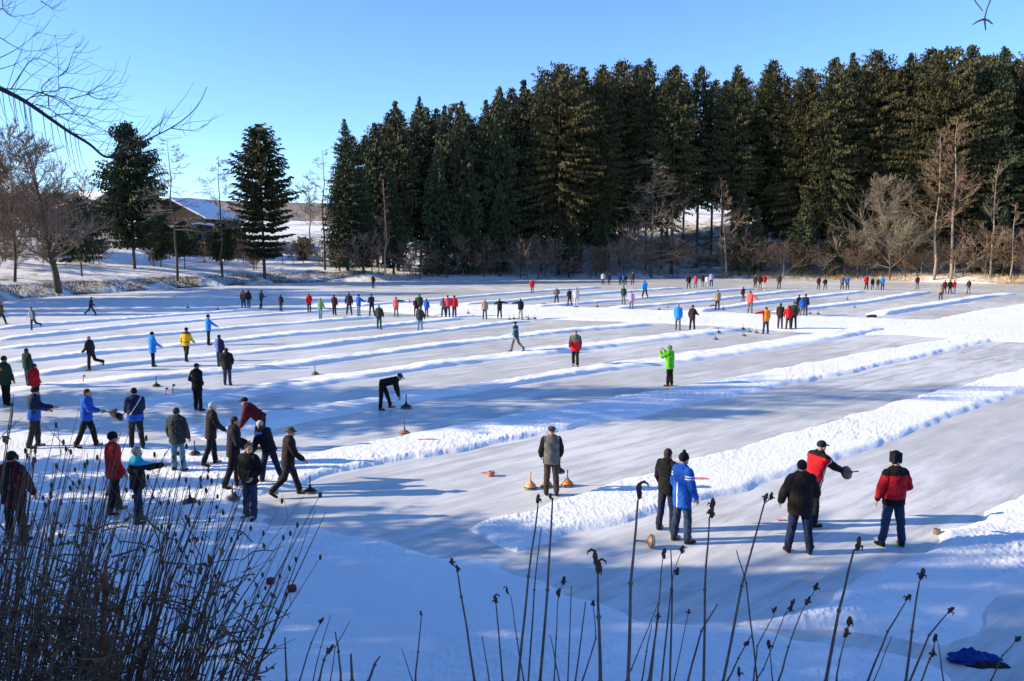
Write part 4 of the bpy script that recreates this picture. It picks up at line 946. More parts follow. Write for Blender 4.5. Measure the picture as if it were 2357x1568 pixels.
# --- near left group
P(84, 1036, 897, 70, 'hold', 'navy', 'dark', ('beanie', 'black'), 'person in navy jacket with blue lower half behind the dry stems', 1.15, [(('below', .35), 'blue')], over=dict(rsh=50, rel=30, lhip=6, rhip=-6))
P(204, 1036, 899, 75, 'hold', 'blue', 'black', ('hair', 'hair'), 'man in blue jacket holding a stone in front of his body', 1.1, over=dict(lhip=16, rhip=-16, rknee=6))
P(316, 1039, 900, 330, 'hold', 'navy', 'dark', ('beanie', 'black'), 'man in navy jacket with a white slanting stripe and green rimmed hat', 1.15, [(('sash', .55, .55, .035), 'white'), (('below', .12), 'blue')])
P(268, 1189, 1003, 50, 'relax', 'red', 'black', ('beanie', 'black'), 'person in red jacket and black trousers beside a teal shouldered jacket', 1.08, long=.1, over=dict(lhip=6, rhip=-6))
P(322, 1212, 1038, 60, 'reach', 'black', 'navy', ('beanie', 'fair'), 'person in black jacket with teal shoulders pointing to the right', 1.15, [(('yoke', .84), 'teal')], over=dict(rsh=70, rel=20))
P(40, 1256, 1050, 10, 'wide', 'maroon', 'dbrown', ('beanie', 'dbrown'), 'big dark man in maroon brown jacket behind the thicket at the left edge', 1.2, [(('patch', 0, .5, .12, .6, -1), 'dbrown')], over=dict(rab=26), long=.12)
P(412, 1092, 947, 10, 'wide', 'char', 'ljeans', ('beanie', 'dgreen'), 'man in charcoal jacket and light jeans seen from behind', 1.18, over=dict(lab=18, rab=16, spread=10), long=.08)
P(489, 1078, 934, 60, 'walk', 'grey', 'black', ('beanie', 'lgrey'), 'person in grey and black jacket with a pale woolly hat', 1.08, [(('rsleeve', .02), 'dark')], over=dict(lhip=10, rhip=-12, rknee=8), long=.12)
P(541, 1130, 965, 70, 'hold', 'dark', 'black', ('hair', 'hair'), 'bareheaded person in black jacket left of the man in the dark blue jeans', 1.1, over=dict(rsh=14, rel=40, lhip=8, rhip=-10), long=.1)
P(588, 1036, 0, 270, 'stoop', 'maroon', 'black', ('cap', 'black'), 'person in dark red jacket stooping forward to the left behind the group', 1.15, sc_=1.0, over=dict(lean=50))
P(622, 1118, 972, 300, 'stoop', 'black', 'navy', ('cap', 'lgrey'), 'person in black jacket with a white shoulder patch and pale cap', 1.12, [(('sleeveband', .78, .92), 'periw')], over=dict(lean=24, lhip=14, rhip=-18, rsh=40, rel=30))
P(578, 1200, 1026, 200, 'pocket', 'black', 'jeans', ('hair', 'hair'), 'bareheaded man in black jacket and dark blue jeans at the front of the group', 1.08, over=dict(hyaw=-60, spread=4))
P(666, 1142, 981, 70, 'walk', 'dbrown', 'dark', ('brim', 'olive'), 'man in dark brown jacket and olive hat stepping right beside a dark stone', 1.12, long=.1)

DONE = {}
def build_people():
    plan = []
    for q in PEOPLE:
        ps = dict(POSES[q['pose']]); ps.update(q['over']); S = skel(ps); nr = q['near']; pk = repr(sorted(ps.items())) + str(nr)
        v = .011 if nr else .024
        ks = [('body', job(('body', pk), lambda: body_mb(S, nr), v * .85)), ('jacket', job(('jacket', pk, q['fat'], q['long'], q['hood']), lambda: jacket_mb(S, nr, q['fat'], q['long'], q['hood'], None), v * 1.1)),
              ('trousers', job(('trousers', pk, q['fat']), lambda: trouser_mb(S, nr, min(q['fat'], 1.08)), v * 1.1)), ('hat', job(('hat', pk, q['hat'][0]), lambda: head_mb(S, q['hat'][0]), v * .8))]
        for k in 'lr': ks.append(('boot', job(('boot', pk, k), lambda: boot_mb(S, k), v * .9)))
        plan.append((q, S, ks))
    dg = bpy.context.evaluated_depsgraph_get(); res = {}
    for key, o_ in JOBS.items():
        me = bpy.data.meshes.new_from_object(o_.evaluated_get(dg)); me.materials.clear(); res[key] = me
    for o_ in JOBS.values():
        me = o_.data; bpy.data.objects.remove(o_); bpy.data.meshes.remove(me)
    for q, S, ks in plan:
        g = G(q['x'], q['yf'])
        s = q['sc'] or max(.84, min(1.13, zat(q['yt'], g.y) / HMODEL))
        gz = snow_top(g.x, g.y)
        t = empty('person', (g.x, g.y, gz), -rad(q['face'])); t.scale = (s, s, s)
        tag(t, q['label'], 'person', 'people on the frozen lake')
        for nm, key in ks:
            src = res[key]; me = src.copy() if nm != 'body' else src
            if nm == 'hat' and q['hat'][0] == 'hair': nm = 'hair'
            me.name = nm
            o_ = link(nm, me, t)
            if q['near'] and nm in ('jacket', 'trousers'): folds(me, hash(q['label']) % 97)
            if nm == 'body':
                if not me.materials:
                    me.materials.append(M_SKIN)
                    if q['near']: face_paint(me, S)
            elif nm == 'jacket':
                me.materials.append(cloth(C[q['jac']]))
                if q['two']: two_tone(me, S, q['two'])
            elif nm == 'trousers': me.materials.append(cloth(C[q['trs']]))
            elif nm == 'boot': me.materials.append(flat_mat('boot_leather', C[q['boots']], .6, .2, 12))
            else: me.materials.append(cloth(C[q['hat'][1]]))
        DONE[q['label']] = (t, S)
def folds(me, seed):
    n = len(me.vertices); c = np.empty(n * 3, np.float32); me.vertices.foreach_get('co', c); c = c.reshape(n, 3)
    nr = np.empty(n * 3, np.float32); me.vertices.foreach_get('normal', nr); nr = nr.reshape(n, 3)
    t = np.arctan2(nr[:, 0], nr[:, 1]) * .12
    f = fbm(c[:, 0] * .8 + t + seed, c[:, 2] * 1.6 - t * 1.2, .16, 3, seed) * .016 + fbm(t * 2 + seed, c[:, 2] * 2.2, .07, 2, seed + 5) * .006
    me.vertices.foreach_set('co', (c + nr * f[:, None]).ravel()); me.update()
def centres(me):
    n = len(me.polygons); c = np.empty(n * 3, np.float32); me.polygons.foreach_get('center', c); return c.reshape(n, 3)
def face_paint(me, S):
    me.materials.append(M_EYE); me.materials.append(M_LIP); c = centres(me); idx = np.zeros(len(c), np.int32)
    hc, hu, hf, hx = (np.array(S[k]) for k in ('head', 'hu', 'hf', 'hx')); r = c - hc; a, b, f = r @ hx, r @ hu, r @ hf
    idx[(f > .05) & (((np.abs(a) - .03) / .014) ** 2 + ((b - .004) / .009) ** 2 < 1)] = 1
    idx[(f > .05) & ((a / .024) ** 2 + ((b + .07) / .008) ** 2 < 1)] = 2
    me.polygons.foreach_set('material_index', idx); me.update()
def two_tone(me, S, two):
    c = centres(me); r = c - np.array(S['pel']); u = r @ np.array(S['up']) / .535; lat = r[:, 0]; fw = r @ np.array(S['fw']); idx = np.zeros(len(c), np.int32)
    for i, (rule, col) in enumerate(two):
        me.materials.append(cloth(C[col])); k = i + 1
        if rule[0] == 'above': idx[(u > rule[1])] = k
        elif rule[0] == 'below': idx[(u < rule[1])] = k
        elif rule[0] == 'yoke': idx[(u > rule[1] + .25 * np.abs(lat) / .2 * 0) & (np.abs(lat) < .3)] = k
        elif rule[0] == 'band': idx[(u > rule[1]) & (u < rule[2])] = k
        elif rule[0] == 'sleeves': idx[(np.abs(lat) > rule[1])] = k
        elif rule[0] == 'front': idx[fw > rule[1] + (.06 * (u - .5) if len(rule) > 2 else 0)] = k
        elif rule[0] == 'rsleeve': idx[(lat > rule[1])] = k
        elif rule[0] == 'lsleeve': idx[(lat < -rule[1])] = k
        elif rule[0] == 'sleeveband': idx[(np.abs(lat) > .16) & (u > rule[1]) & (u < rule[2])] = k
        elif rule[0] == 'sash':                         # slanting line over back and shoulder
            e = u - (rule[1] + rule[2] * lat / .2); idx[np.abs(e) < rule[3]] = k
        elif rule[0] == 'patch': idx[(np.abs(lat - rule[1]) < rule[3]) & (np.abs(u - rule[2]) < rule[4]) & (fw * rule[5] > 0)] = k
        elif rule[0] == 'side': idx[(np.abs(lat - rule[1]) < rule[2]) & (u < rule[3])] = k
    me.polygons.foreach_set('material_index', idx); me.update()
_snow_me = bpy.data.objects['snow']
_sv = np.empty(len(_snow_me.data.vertices) * 3, np.float32); _snow_me.data.vertices.foreach_get('co', _sv); _sv = _sv.reshape(-1, 3)
def snow_top(x, y):
    d = (_sv[:, 0] - x) ** 2 + (_sv[:, 1] - y) ** 2; r = max(.1, math.hypot(x, y) * .006)
    k = d < r * r
    return max(0.0, float(_sv[k, 2].mean()) - .01) if k.any() else 0.0
build_people()

# ---------------------------------------------------------------- ice stocks
M_RING = flat_mat('worn_steel', (.22, .21, .20), .35, .4, 25)
M_METAL = flat_mat('dark_metal', (.03, .03, .032), .45, .2, 10)
SB = {'dark': (.03, .024, .022), 'orange': (.50, .20, .06), 'yellow': (.55, .32, .12), 'brown': (.22, .13, .08), 'grey': (.12, .11, .10), 'red': (.25, .03, .03)}
def stone_parts():
    b = MB(); b.lathe([(.02, 0), (.145, 0), (.152, .012), (.152, .04), (.142, .052), (.02, .054)], 24)
    c = MB(); c.lathe([(.138, .053), (.135, .075), (.115, .105), (.075, .14), (.042, .175), (.03, .20), (.01, .202)], 20)
    h = MB(); h.tube([(0, 0, .19), (0, 0, .30), (.004, 0, .36)], [.016, .013, .013], 8); h.tube([(.002, 0, .33), (.008, 0, .40)], [.019, .017], 8)
    f = MB(); f.lathe([(.138, .053), (.130, .070), (.095, .092), (.052, .112), (.032, .14), (.026, .19), (.01, .192)], 20)
    g_ = MB(); g_.lathe([(.1525, .016), (.1555, .018), (.1555, .036), (.1525, .038)], 24)
    return b.mesh('base_plate'), c.mesh('body'), h.mesh('handle'), f.mesh('body'), g_.mesh('steel_ring')
ST = stone_parts()
def stone(loc, col, label, rot=(0, 0, 0), s=1.0, handle='dark', group='curling stones on the ice'):
    t = empty('curling_stone', loc); t.rotation_euler = rot; t.scale = (s, s, s); tag(t, label, 'curling stone', group)
    link('base_plate', ST[0].copy(), t, M_METAL)
    link('steel_ring', ST[4].copy(), t, M_RING); link('body', ST[1 if col in ('orange', 'yellow') else 3].copy(), t, flat_mat('stone_body', SB[col], .5, .25, 14))
    link('handle', ST[2].copy(), t, flat_mat('handle_wood', SB[handle], .5, .2, 20))
    return t
def stone_at(x, y, col, label, **k):
    g = G(x, y); g.z = snow_top(g.x, g.y); return stone(g, col, label, rot=k.pop('rot', (0, 0, random.uniform(0, 6))), **k)
stone_at(1221, 1125, 'yellow', 'yellowish orange stone with pale handle left of the man in grey', s=1.04, handle='yellow')
stone_at(1306, 1119, 'orange', 'orange stone with grey handle right of the man in grey', s=1.04, handle='grey')
stone_at(1258, 1121, 'orange', 'orange stone half hidden behind the legs of the man in grey', s=1.0)
stone_at(931, 1000, 'brown', 'brown stone standing alone below the bending man', s=1.15, handle='grey')
stone_at(725, 862, 'brown', 'small brown stone with upright handle alone on a lane left of the bending man', s=1.1)
stone_at(360, 890, 'dark', 'dark flat stone with thin handle on a left lane', s=1.1)
stone_at(714, 1134, 'dark', 'dark stone with tall handle at the feet of the man in olive hat', s=1.02)
stone_at(536, 1156, 'grey', 'greyish stone by the feet of the group at the left', s=1.02)
stone_at(438, 1166, 'dark', 'black stone with upright handle on the shaded snow', s=1.0)
stone_at(449, 1056, 'dark', 'dark stone lying beside the man in light jeans', s=1.0)
stone_at(1647, 782, 'grey', 'grey stone with pale handle on the ice above the green jacket', s=1.1, handle='yellow')
stone_at(1712, 774, 'grey', 'grey stone right of the pale handled one on the ice', s=1.0)
for x, y, c in ((1654, 769, 'dark'), (1710, 761, 'dark'), (1725, 765, 'grey'), (1741, 767, 'grey'), (1374, 708, 'grey'), (1414, 708, 'dark'), (1408, 708, 'dark'), (1517, 714, 'dark'), (1535, 708, 'yellow'), (1665, 714, 'dark'), (1967, 708, 'grey'), (1883, 724, 'dark'), (1864, 723, 'red'), (1950, 690, 'dark'),
                (1328, 710, 'dark'), (1375, 708, 'dark'), (622, 723, 'dark'), (502, 714, 'dark'), (432, 709, 'dark'), (1077, 725, 'orange'), (1183, 735, 'dark'), (1216, 736, 'dark'), (1231, 735, 'dark'), (1172, 736, 'brown'), (1201, 737, 'orange')):
    stone_at(x, y, c, 'tiny far stone standing on the lanes among the distant players', group='tiny far stones on the lanes')
g = G(1502, 1262); stone((g.x, g.y, .14), 'brown', 'reddish brown stone tipped on its side with the handle pointing left', rot=(0, rad(-84), rad(12)), s=.92)
g = G(935, 940); stone(g, 'dark', 'dark stone in the hand of the bending man', rot=(0, 0, 0), s=1.3)
def held(label, k, col, lab, rot, s=1.0, off=(0, 0, 0)):
    t, S = DONE[label]; bpy.context.view_layer.update()
    p = t.matrix_world @ (S[k + 'w'] + S[k + 'hd'] * .08)
    R = Matrix.Rotation(rot[2], 4, 'Z') @ Matrix.Rotation(rot[1], 4, 'Y') @ Matrix.Rotation(rot[0], 4, 'X')
    o_ = stone(p - (R @ Vector((0, 0, .37 * s))) + Vector(off), col, lab, rot=(0, 0, 0), s=s); o_.rotation_euler = R.to_euler()
LAB = [q['label'] for q in PEOPLE]
fl = lambda sub: [l for l in LAB if sub in l][0]
held(fl('holding out a round stone'), 'r', 'brown', 'round brownish stone held out by the man in red and black', (rad(70), 0, rad(20)), .92, (.14, -.30, .10))
held(fl('holding a stone in front'), 'r', 'orange', 'orange brown stone carried by the man in the blue jacket', (rad(20), rad(-70), 0), 1.0)
held(fl('white slanting stripe'), 'l', 'dark', 'black stone held by the man with the white slanting stripe', (rad(10), rad(60), 0), .9)
held(fl('holding a stone between'), 'r', 'dark', 'dark stone hanging from the hand of the man in grey', (0, rad(6), 0), 1.0)
held(fl('coral red jacket'), 'r', 'brown', 'brown stone held out by the coral red jacket', (0, rad(-85), 0), 1.0)

# small things on the ice -------------------------------------------------
def puck(x, y, c, label, s=1.0):
    g = G(x, y); g.z = snow_top(g.x, g.y)
    m = MB(); m.lathe([(.01, 0), (.058, 0), (.062, .008), (.062, .075), (.056, .085), (.02, .087), (.018, .082), (.004, .082)], 18)
    o_ = m.obj('puck', flat_mat('puck_paint', c, .6, .3, 14, .3), None); o_.location = g; o_.scale = (s, s, s); tag(o_, label, 'puck', 'target pucks')
puck(1130, 1096, (.42, .16, .10), 'brownish red target puck on the sunlit ice left of the man in grey', 1.5)
puck(623, 1356, (.16, .012, .016), 'dark red puck on the blue shaded snow, the left one of two', 1.15)
puck(673, 1374, (.16, .012, .016), 'dark red puck on the blue shaded snow, the right one of two', 1.2)
puck(2156, 1229, (.20, .12, .09), 'brown puck at the snow edge right of the man in tall black hat', 1.2)
def stick(x, y, c, h, label):
    g = G(x, y); g.z = snow_top(g.x, g.y)
    m = MB(); m.tube([(0, 0, -.05), (.01, 0, h * .6), (.03, 0, h)], [.018, .016, .014], 6); m.box((.05, 0, h * .85), (.05, .008, h * .14))
    o_ = m.obj('marker_stick', flat_mat('stick_paint', c, .6, .2, 9), None); o_.location = g; tag(o_, label, 'marker', 'marker sticks in the snow')
stick(192, 886, (.5, .05, .06), .32, 'small red marker stick on a snow ridge left of the black cap man')
stick(382, 916, (.5, .05, .06), .32, 'small red marker stick near the man in black cap')
stick(398, 904, (.2, .18, .18), .36, 'thin grey marker stick near the man in black cap')
M_MARK = flat_mat('red_spray', (.72, .25, .27), .9, .3, 6)
def mark(x, y, wx, wy, label):
    g = G(x, y); rng = random.Random(int(x)); n = 18; vs = [(0, 0, 0)]
    for k in range(n):
        a = 2 * math.pi * k / n; r = rng.uniform(.65, 1.15); vs.append((math.cos(a) * wx * r, math.sin(a) * wy * r, 0))
    top = 0
    V = [Vector((v[0] + g.x, v[1] + g.y, 0)) for v in vs]
    V = [(v.x, v.y, snow_top(v.x, v.y) + .022) for v in V]
    m = MB(); m.add(V, [(0, 1 + k, 1 + (k + 1) % n) for k in range(n)])
    o_ = m.obj('paint_mark', M_MARK, None); tag(o_, label, 'paint mark', 'red sprayed marks')
mark(1121, 1089, .25, .05, 'red sprayed streak on the ice beside the target puck')
mark(1612, 1112, .22, .10, 'red sprayed streak on the snow ridge right of the blue striped jacket')
mark(1797, 1198, .14, .06, 'red sprayed streak on the ice left of the broad dark man')
mark(985, 1021, .35, .10, 'red sprayed streak on the snow below the alone brown stone')
mark(655, 955, .35, .12, 'red sprayed streak on the ridge right of the dark red stooping person')
def bag(x, y, Lh, Hh, label, c, name='bag', cat='bag'):
    g = G(x, y); g.z = snow_top(g.x, g.y) - .02
    t = empty(name, g, random.uniform(-.2, .2)); tag(t, label, cat)
    m = MB(); rng = random.Random(int(x))
    m.cap((-Lh * .32, 0, Hh * .42), Hh * .42, (Lh * .30, 0, Hh * .5), Hh * .5, (Vector((0, 1, 0)), 1.1), 14)
    m.cap((0, .05, Hh * .4), Hh * .5, (Lh * .1, -.05, Hh * .45), Hh * .5, None, 12)
    me = m.mesh(name); o_ = link('body', me, t, flat_mat('bag_cloth', c, .8, .4, 8, .8, .2, .05))
    md = o_.modifiers.new('r', 'REMESH'); md.mode = 'VOXEL'; md.voxel_size = .03; md.use_smooth_shade = True
    h = MB(); h.tube([(-Lh * .2, 0, Hh * .8), (-Lh * .12, 0, Hh * 1.12), (Lh * .08, 0, Hh * 1.15), (Lh * .16, 0, Hh * .9)], [.02] * 4, 6)
    h.obj('handle', flat_mat('strap', (.02, .02, .02), .8, .1), t)
bag(2006, 731, 1.05, .26, 'dark brown long bag lying at the end of a snow ridge', (.05, .03, .025))
bag(1252, 703, .95, .20, 'dark flat bag lying on the white strip right of the spread arms', (.04, .04, .04))
bag(1640, 711, .8, .22, 'red bag on the snow beside the olive brown jacket', (.5, .03, .05))
# jacket thrown on the ice at the lower right
g = G(2245, 1524); t = empty('dropped_jacket', (g.x, g.y, 0.0), rad(4)); tag(t, 'dark blue jacket dropped on the ice at the lower right corner', 'jacket')
def lump_mesh(rx, ry, rz, seed, n=40, m_=18):
    rng = np.random.default_rng(seed); vs = []; fs = []
    for i in range(m_ + 1):
        v = i / m_
        for k in range(n):
            a = 2 * math.pi * k / n
            r = 1 + .10 * math.sin(3 * a + seed) + .07 * math.sin(5 * a + 2 * seed) + .05 * math.sin(9 * a)
            x = math.cos(a) * rx * r * (1 - v) ** .55; y = math.sin(a) * ry * r * (1 - v) ** .55
            z = rz * v ** .7 * (1 + .28 * math.sin(x * 13 + seed) + .25 * math.sin(x * 29 + y * 23) + .18 * math.sin(y * 47 - x * 31))
            vs.append((x, y, z))
    for i in range(m_):
        for k in range(n): fs.append((i * n + k, i * n + (k + 1) % n, (i + 1) * n + (k + 1) % n, (i + 1) * n + k))
    mb = MB(); mb.add(vs, fs); return mb
o_ = lump_mesh(.40, .17, .10, 2).obj('body', flat_mat('blue_cloth', (.010, .038, .22), .8, .3, 9, .8, .2, .04), t); o_.location = (-.02, .05, .03)
o_ = lump_mesh(.26, .08, .07, 5).obj('sleeve', flat_mat('blue_cloth', (.010, .038, .22), .8, .3, 9, .8, .2, .04), t); o_.location = (-.18, .0, .06); o_.rotation_euler = (0, rad(6), rad(12))
o_ = lump_mesh(.32, .13, .05, 9).obj('lining', flat_mat('black_lining', (.01, .012, .012), .8, .3, 9, .5), t); o_.location = (.10, -.08, .0); o_.rotation_euler = (0, 0, rad(-8))

# ---------------------------------------------------------------- dead stalks in the foreground
def seedhead(m, p, d, s, rng, hook):
    d = d.normalized(); x = d.orthogonal().normalized(); y = d.cross(x)
    for k in range(3):
        c = p + d * s * (k * .55 - .2) + x * rng.uniform(-.25, .25) * s + y * rng.uniform(-.25, .25) * s
        m.ell(c, (x * s * rng.uniform(.3, .55), y * s * rng.uniform(.3, .55), d * s * rng.uniform(.5, .85)), 8, 5)
    for k in range(3):                           # curled dry leaflets
        a = rng.uniform(0, 6.28); o = (x * math.cos(a) + y * math.sin(a))
        q = p + o * s * .3
        m.tube([q, q + o * s * .45 + d * s * .35, q + o * s * .7 - d * s * rng.uniform(-.2, .7)], [s * .18, s * .2, s * .06], 5)
    if hook:
        sx = Vector((rng.choice((-1, 1)), 0, 0))
        m.tube([p + d * s * .8, p + d * s * 1.6, p + d * s * 1.9 + sx * s * .6, p + d * s * 1.5 + sx * s * 1.2, p + d * s * .9 + sx * s * 1.3], [s * .2, s * .26, s * .24, s * .16, s * .05], 6)
def stalk(pts, th, head, label, Y, hook=False, hs=11, group='dead flower stalks in the foreground'):
    """pts: photo points from the bottom up; th: stem width in photo px; head: list of photo points"""
    rng = random.Random(int(pts[0][0] * 7 + pts[-1][1])); px = Y / FV
    dY = rng.uniform(-.15, .15)
    W = [D(x, y, Y + dY * i / len(pts)) for i, (x, y) in enumerate(pts)]
    b = W[0]; nx_ = (W[1] - W[0]).normalized(); gz = gh(b.x, b.y)
    k = (b.z - gz) / max(nx_.z, .3) + .1
    base = b - nx_ * k; base.z = gz - .08; base.x = b.x - nx_.x * k * .6
    t = empty('dead_stalk', base); tag(t, label, 'dead stalk', group)
    Q = [base] + W; Q = [q - base for q in Q]
    P_ = []
    for i in range(len(Q) - 1):
        for j in range(3):
            u = j / 3; q = Q[i].lerp(Q[i + 1], u); P_.append(q)
    P_.append(Q[-1]); n = len(P_)
    for i in range(1, n - 1): P_[i] = P_[i] + Vector((rng.uniform(-1, 1), rng.uniform(-1, 1), 0)) * px * 1.0
    r0 = th * px * .42
    m = MB(); m.tube(P_, [r0 * (1.15 - .75 * i / n) for i in range(n)], 6)
    for i in range(3, n - 1, 3): m.ell(P_[i], (Vector((1, 0, 0)) * r0 * 1.35, Vector((0, 1, 0)) * r0 * 1.35, Vector((0, 0, 1)) * r0 * 1.2), 6, 4)
    m.obj('stem', M_STALK, t)
    d = Q[-1] - Q[-2]
    for (hx, hy) in head:
        h = MB(); seedhead(h, D(hx, hy, Y + dY) - base, d, hs * 1.1 * px, rng, hook); 
        h.tube([P_[-2], P_[-1], D(hx, hy, Y + dY) - base], [r0 * .5, r0 * .4, r0 * .35], 5)
        h.obj('seed_head', M_SEED, t)
GL = 'thin dead stalk rising among the others in front of the shaded snow'
for pts, th, head, Y, hook, hs, lab in (
    ([(1093, 1568), (1063, 1374), (1051, 1308)], 8, [(1053, 1312), (1040, 1296)], 5.0, 0, 8, 'left leaning stalk with a narrow dark head, left of all tall stalks'),
    ([(1158, 1568), (1142, 1393)], 7, [(1140, 1383)], 5.2, 1, 8, 'short dead stalk with a hooked head right of the left leaning stalk'),
    ([(1192, 1568), (1217, 1327), (1238, 1167)], 9, [(1238, 1153)], 4.6, 0, 10, 'tall stalk with a narrow head ending left of the feet of the man in grey'),
    ([(1216, 1568), (1230, 1358), (1246, 1214)], 6, [], 5.6, 0, 8, GL), ([(1244, 1568), (1261, 1358), (1272, 1146)], 10, [(1267, 1146)], 4.4, 0, 5, 'thick tall dead stalk ending right below the feet of the man in grey'),
    ([(1126, 1568), (1110, 1465)], 5, [], 6.0, 0, 6, GL), ([(1205, 1568), (1190, 1470), (1176, 1374)], 5, [(1168, 1362)], 5.8, 1, 6, GL), ([(1288, 1568), (1266, 1462)], 5, [], 5.8, 0, 6, GL),
    ([(1308, 1568), (1315, 1349)], 5, [], 6.0, 0, 6, GL), ([(1324, 1568), (1348, 1385)], 6, [], 5.6, 0, 6, GL), ([(956, 1568), (962, 1500), (970, 1418)], 6, [(969, 1414)], 5.6, 0, 5, 'lonely thin stalk on the shaded snow left of the middle'),
    ([(949, 1568), (925, 1493)], 4, [], 6.0, 0, 5, GL), ([(1275, 1568), (1280, 1470), (1284, 1385)], 5, [(1286, 1366), (1296, 1338)], 5.4, 0, 8, 'thin stalk with a narrow dark head between two tall ones'),
    ([(1382, 1568), (1378, 1420), (1376, 1321)], 12, [(1378, 1312), (1370, 1290)], 4.2, 1, 13, 'thick stalk with a big crooked dark head below the snow ridge'),
    ([(1446, 1568), (1452, 1343), (1468, 1154)], 12, [(1472, 1136)], 4.0, 1, 14, 'thickest tall stalk with a large brown hooked head left of the blue jacket'),
    ([(1495, 1568), (1514, 1424)], 10, [(1515, 1420)], 4.8, 0, 7, GL), ([(1523, 1568), (1544, 1358), (1553, 1310)], 6, [(1557, 1318), (1569, 1268)], 5.0, 0, 8, 'stalk with two narrow heads below the boots of the blue jacket'),
    ([(1498, 1568), (1517, 1390), (1525, 1289)], 6, [(1527, 1278)], 5.0, 0, 10, 'stalk with a round dark head right of the tipped stone'), ([(1542, 1568), (1547, 1358), (1544, 1267)], 7, [], 5.0, 0, 8, GL),
    ([(1620, 1568), (1622, 1358), (1633, 1192)], 9, [(1636, 1182), (1640, 1162)], 4.4, 0, 11, 'straight tall stalk with a shaggy double head right of the blue jacket'),
    ([(1665, 1568), (1708, 1349), (1759, 1160)], 9, [(1761, 1147), (1775, 1146)], 4.5, 0, 8, 'tall stalk leaning right with two small heads left of the broad dark man'),
    ([(1743, 1568), (1718, 1343), (1695, 1267)], 6, [], 5.2, 0, 8, 'headless stalk crossing the tall right leaning one'), ([(1674, 1568), (1700, 1515), (1731, 1460)], 6, [(1716, 1484)], 5.2, 0, 7, GL),
    ([(1740, 1568), (1756, 1541), (1806, 1415)], 5, [(1820, 1404), (1823, 1388)], 5.4, 0, 8, 'stalk with two small heads left of the round headed one'), ([(1793, 1568), (1815, 1490), (1847, 1405)], 6, [(1859, 1386), (1879, 1354)], 5.0, 0, 9, 'leaning stalk with a round brown head and a small one above'),
    ([(1735, 1568), (1743, 1487), (1781, 1418)], 5, [(1783, 1406)], 5.6, 0, 7, GL), ([(1583, 1568), (1614, 1453), (1652, 1390)], 7, [], 5.0, 0, 6, GL), ([(1552, 1568), (1583, 1418)], 4, [(1584, 1410)], 5.8, 0, 6, GL),
    ([(1440, 1568), (1454, 1541), (1514, 1390)], 5, [], 5.6, 0, 6, GL), ([(1778, 1568), (1772, 1497)], 5, [(1771, 1487)], 5.2, 0, 10, 'short stalk with a narrow dark head near the bottom edge'), ([(1702, 1590), (1702, 1558)], 5, [(1702, 1550)], 5.0, 0, 9, 'dark round head just above the bottom edge'),
    ([(1901, 1568), (1931, 1406), (1965, 1268)], 11, [(1977, 1256)], 4.2, 0, 12, 'tall leaning stalk with a drooping dark head below the man in red'), ([(1925, 1568), (1932, 1520), (1943, 1478)], 6, [(1947, 1460), (1954, 1434)], 5.0, 0, 11, 'stalk with two stacked dark heads right of the tall leaning stalk'),
    ([(1997, 1568), (2044, 1453), (2082, 1390)], 7, [(2088, 1378)], 4.8, 0, 9, 'leaning stalk with a split head in front of the right snow ridge'), ([(2085, 1568), (2099, 1453), (2116, 1340)], 9, [(2122, 1325)], 4.4, 0, 11, 'upright tall stalk with a brown hanging head before the right snow ridge'),
    ([(2094, 1568), (2138, 1462), (2179, 1414)], 7, [(2187, 1407)], 4.8, 0, 9, 'curved stalk with a round red brown head before the right snow ridge'), ([(2120, 1568), (2141, 1516), (2152, 1478)], 6, [(2151, 1472), (2147, 1506)], 5.0, 0, 9, 'stalk with ragged hanging seed pods left of the dropped jacket'),
    ([(2171, 1568), (2160, 1481)], 5, [], 5.4, 0, 6, GL), ([(2280, 1568), (2308, 1509), (2333, 1481)], 5, [(2341, 1472)], 5.2, 0, 8, 'leaning stalk with a pale head at the right picture edge'), ([(2012, 1568), (2053, 1464)], 4, [], 5.8, 0, 6, GL),
    ([(1340, 1568), (1372, 1470), (1366, 1400)], 5, [(1366, 1391)], 5.6, 0, 7, GL), ([(1478, 1568), (1488, 1500), (1500, 1440)], 5, [], 5.6, 0, 6, GL), ([(660, 1568), (656, 1466)], 9, [], 4.8, 0, 6, GL),
    ([(785, 1568), (780, 1500), (772, 1455)], 8, [], 5.0, 0, 6, GL), ([(735, 1568), (745, 1520), (755, 1500)], 8, [(758, 1498)], 4.8, 0, 10, 'broken stalk with a dark oblong head at the bottom left of the snow'), ([(810, 1568), (808, 1505)], 12, [], 4.6, 0, 6, GL), ([(848, 1568), (862, 1530), (875, 1510)], 9, [], 4.8, 0, 6, GL),
    ([(690, 1568), (716, 1480), (740, 1430)], 5, [(739, 1432)], 5.4, 0, 7, GL), ([(720, 1568), (738, 1490), (762, 1415)], 4, [], 5.8, 0, 6, GL), ([(760, 1568), (772, 1490), (805, 1430)], 4, [], 5.8, 0, 6, GL)):
    stalk(pts, th, head, lab, Y, bool(hook), hs, 'dead flower stalks in the foreground' )

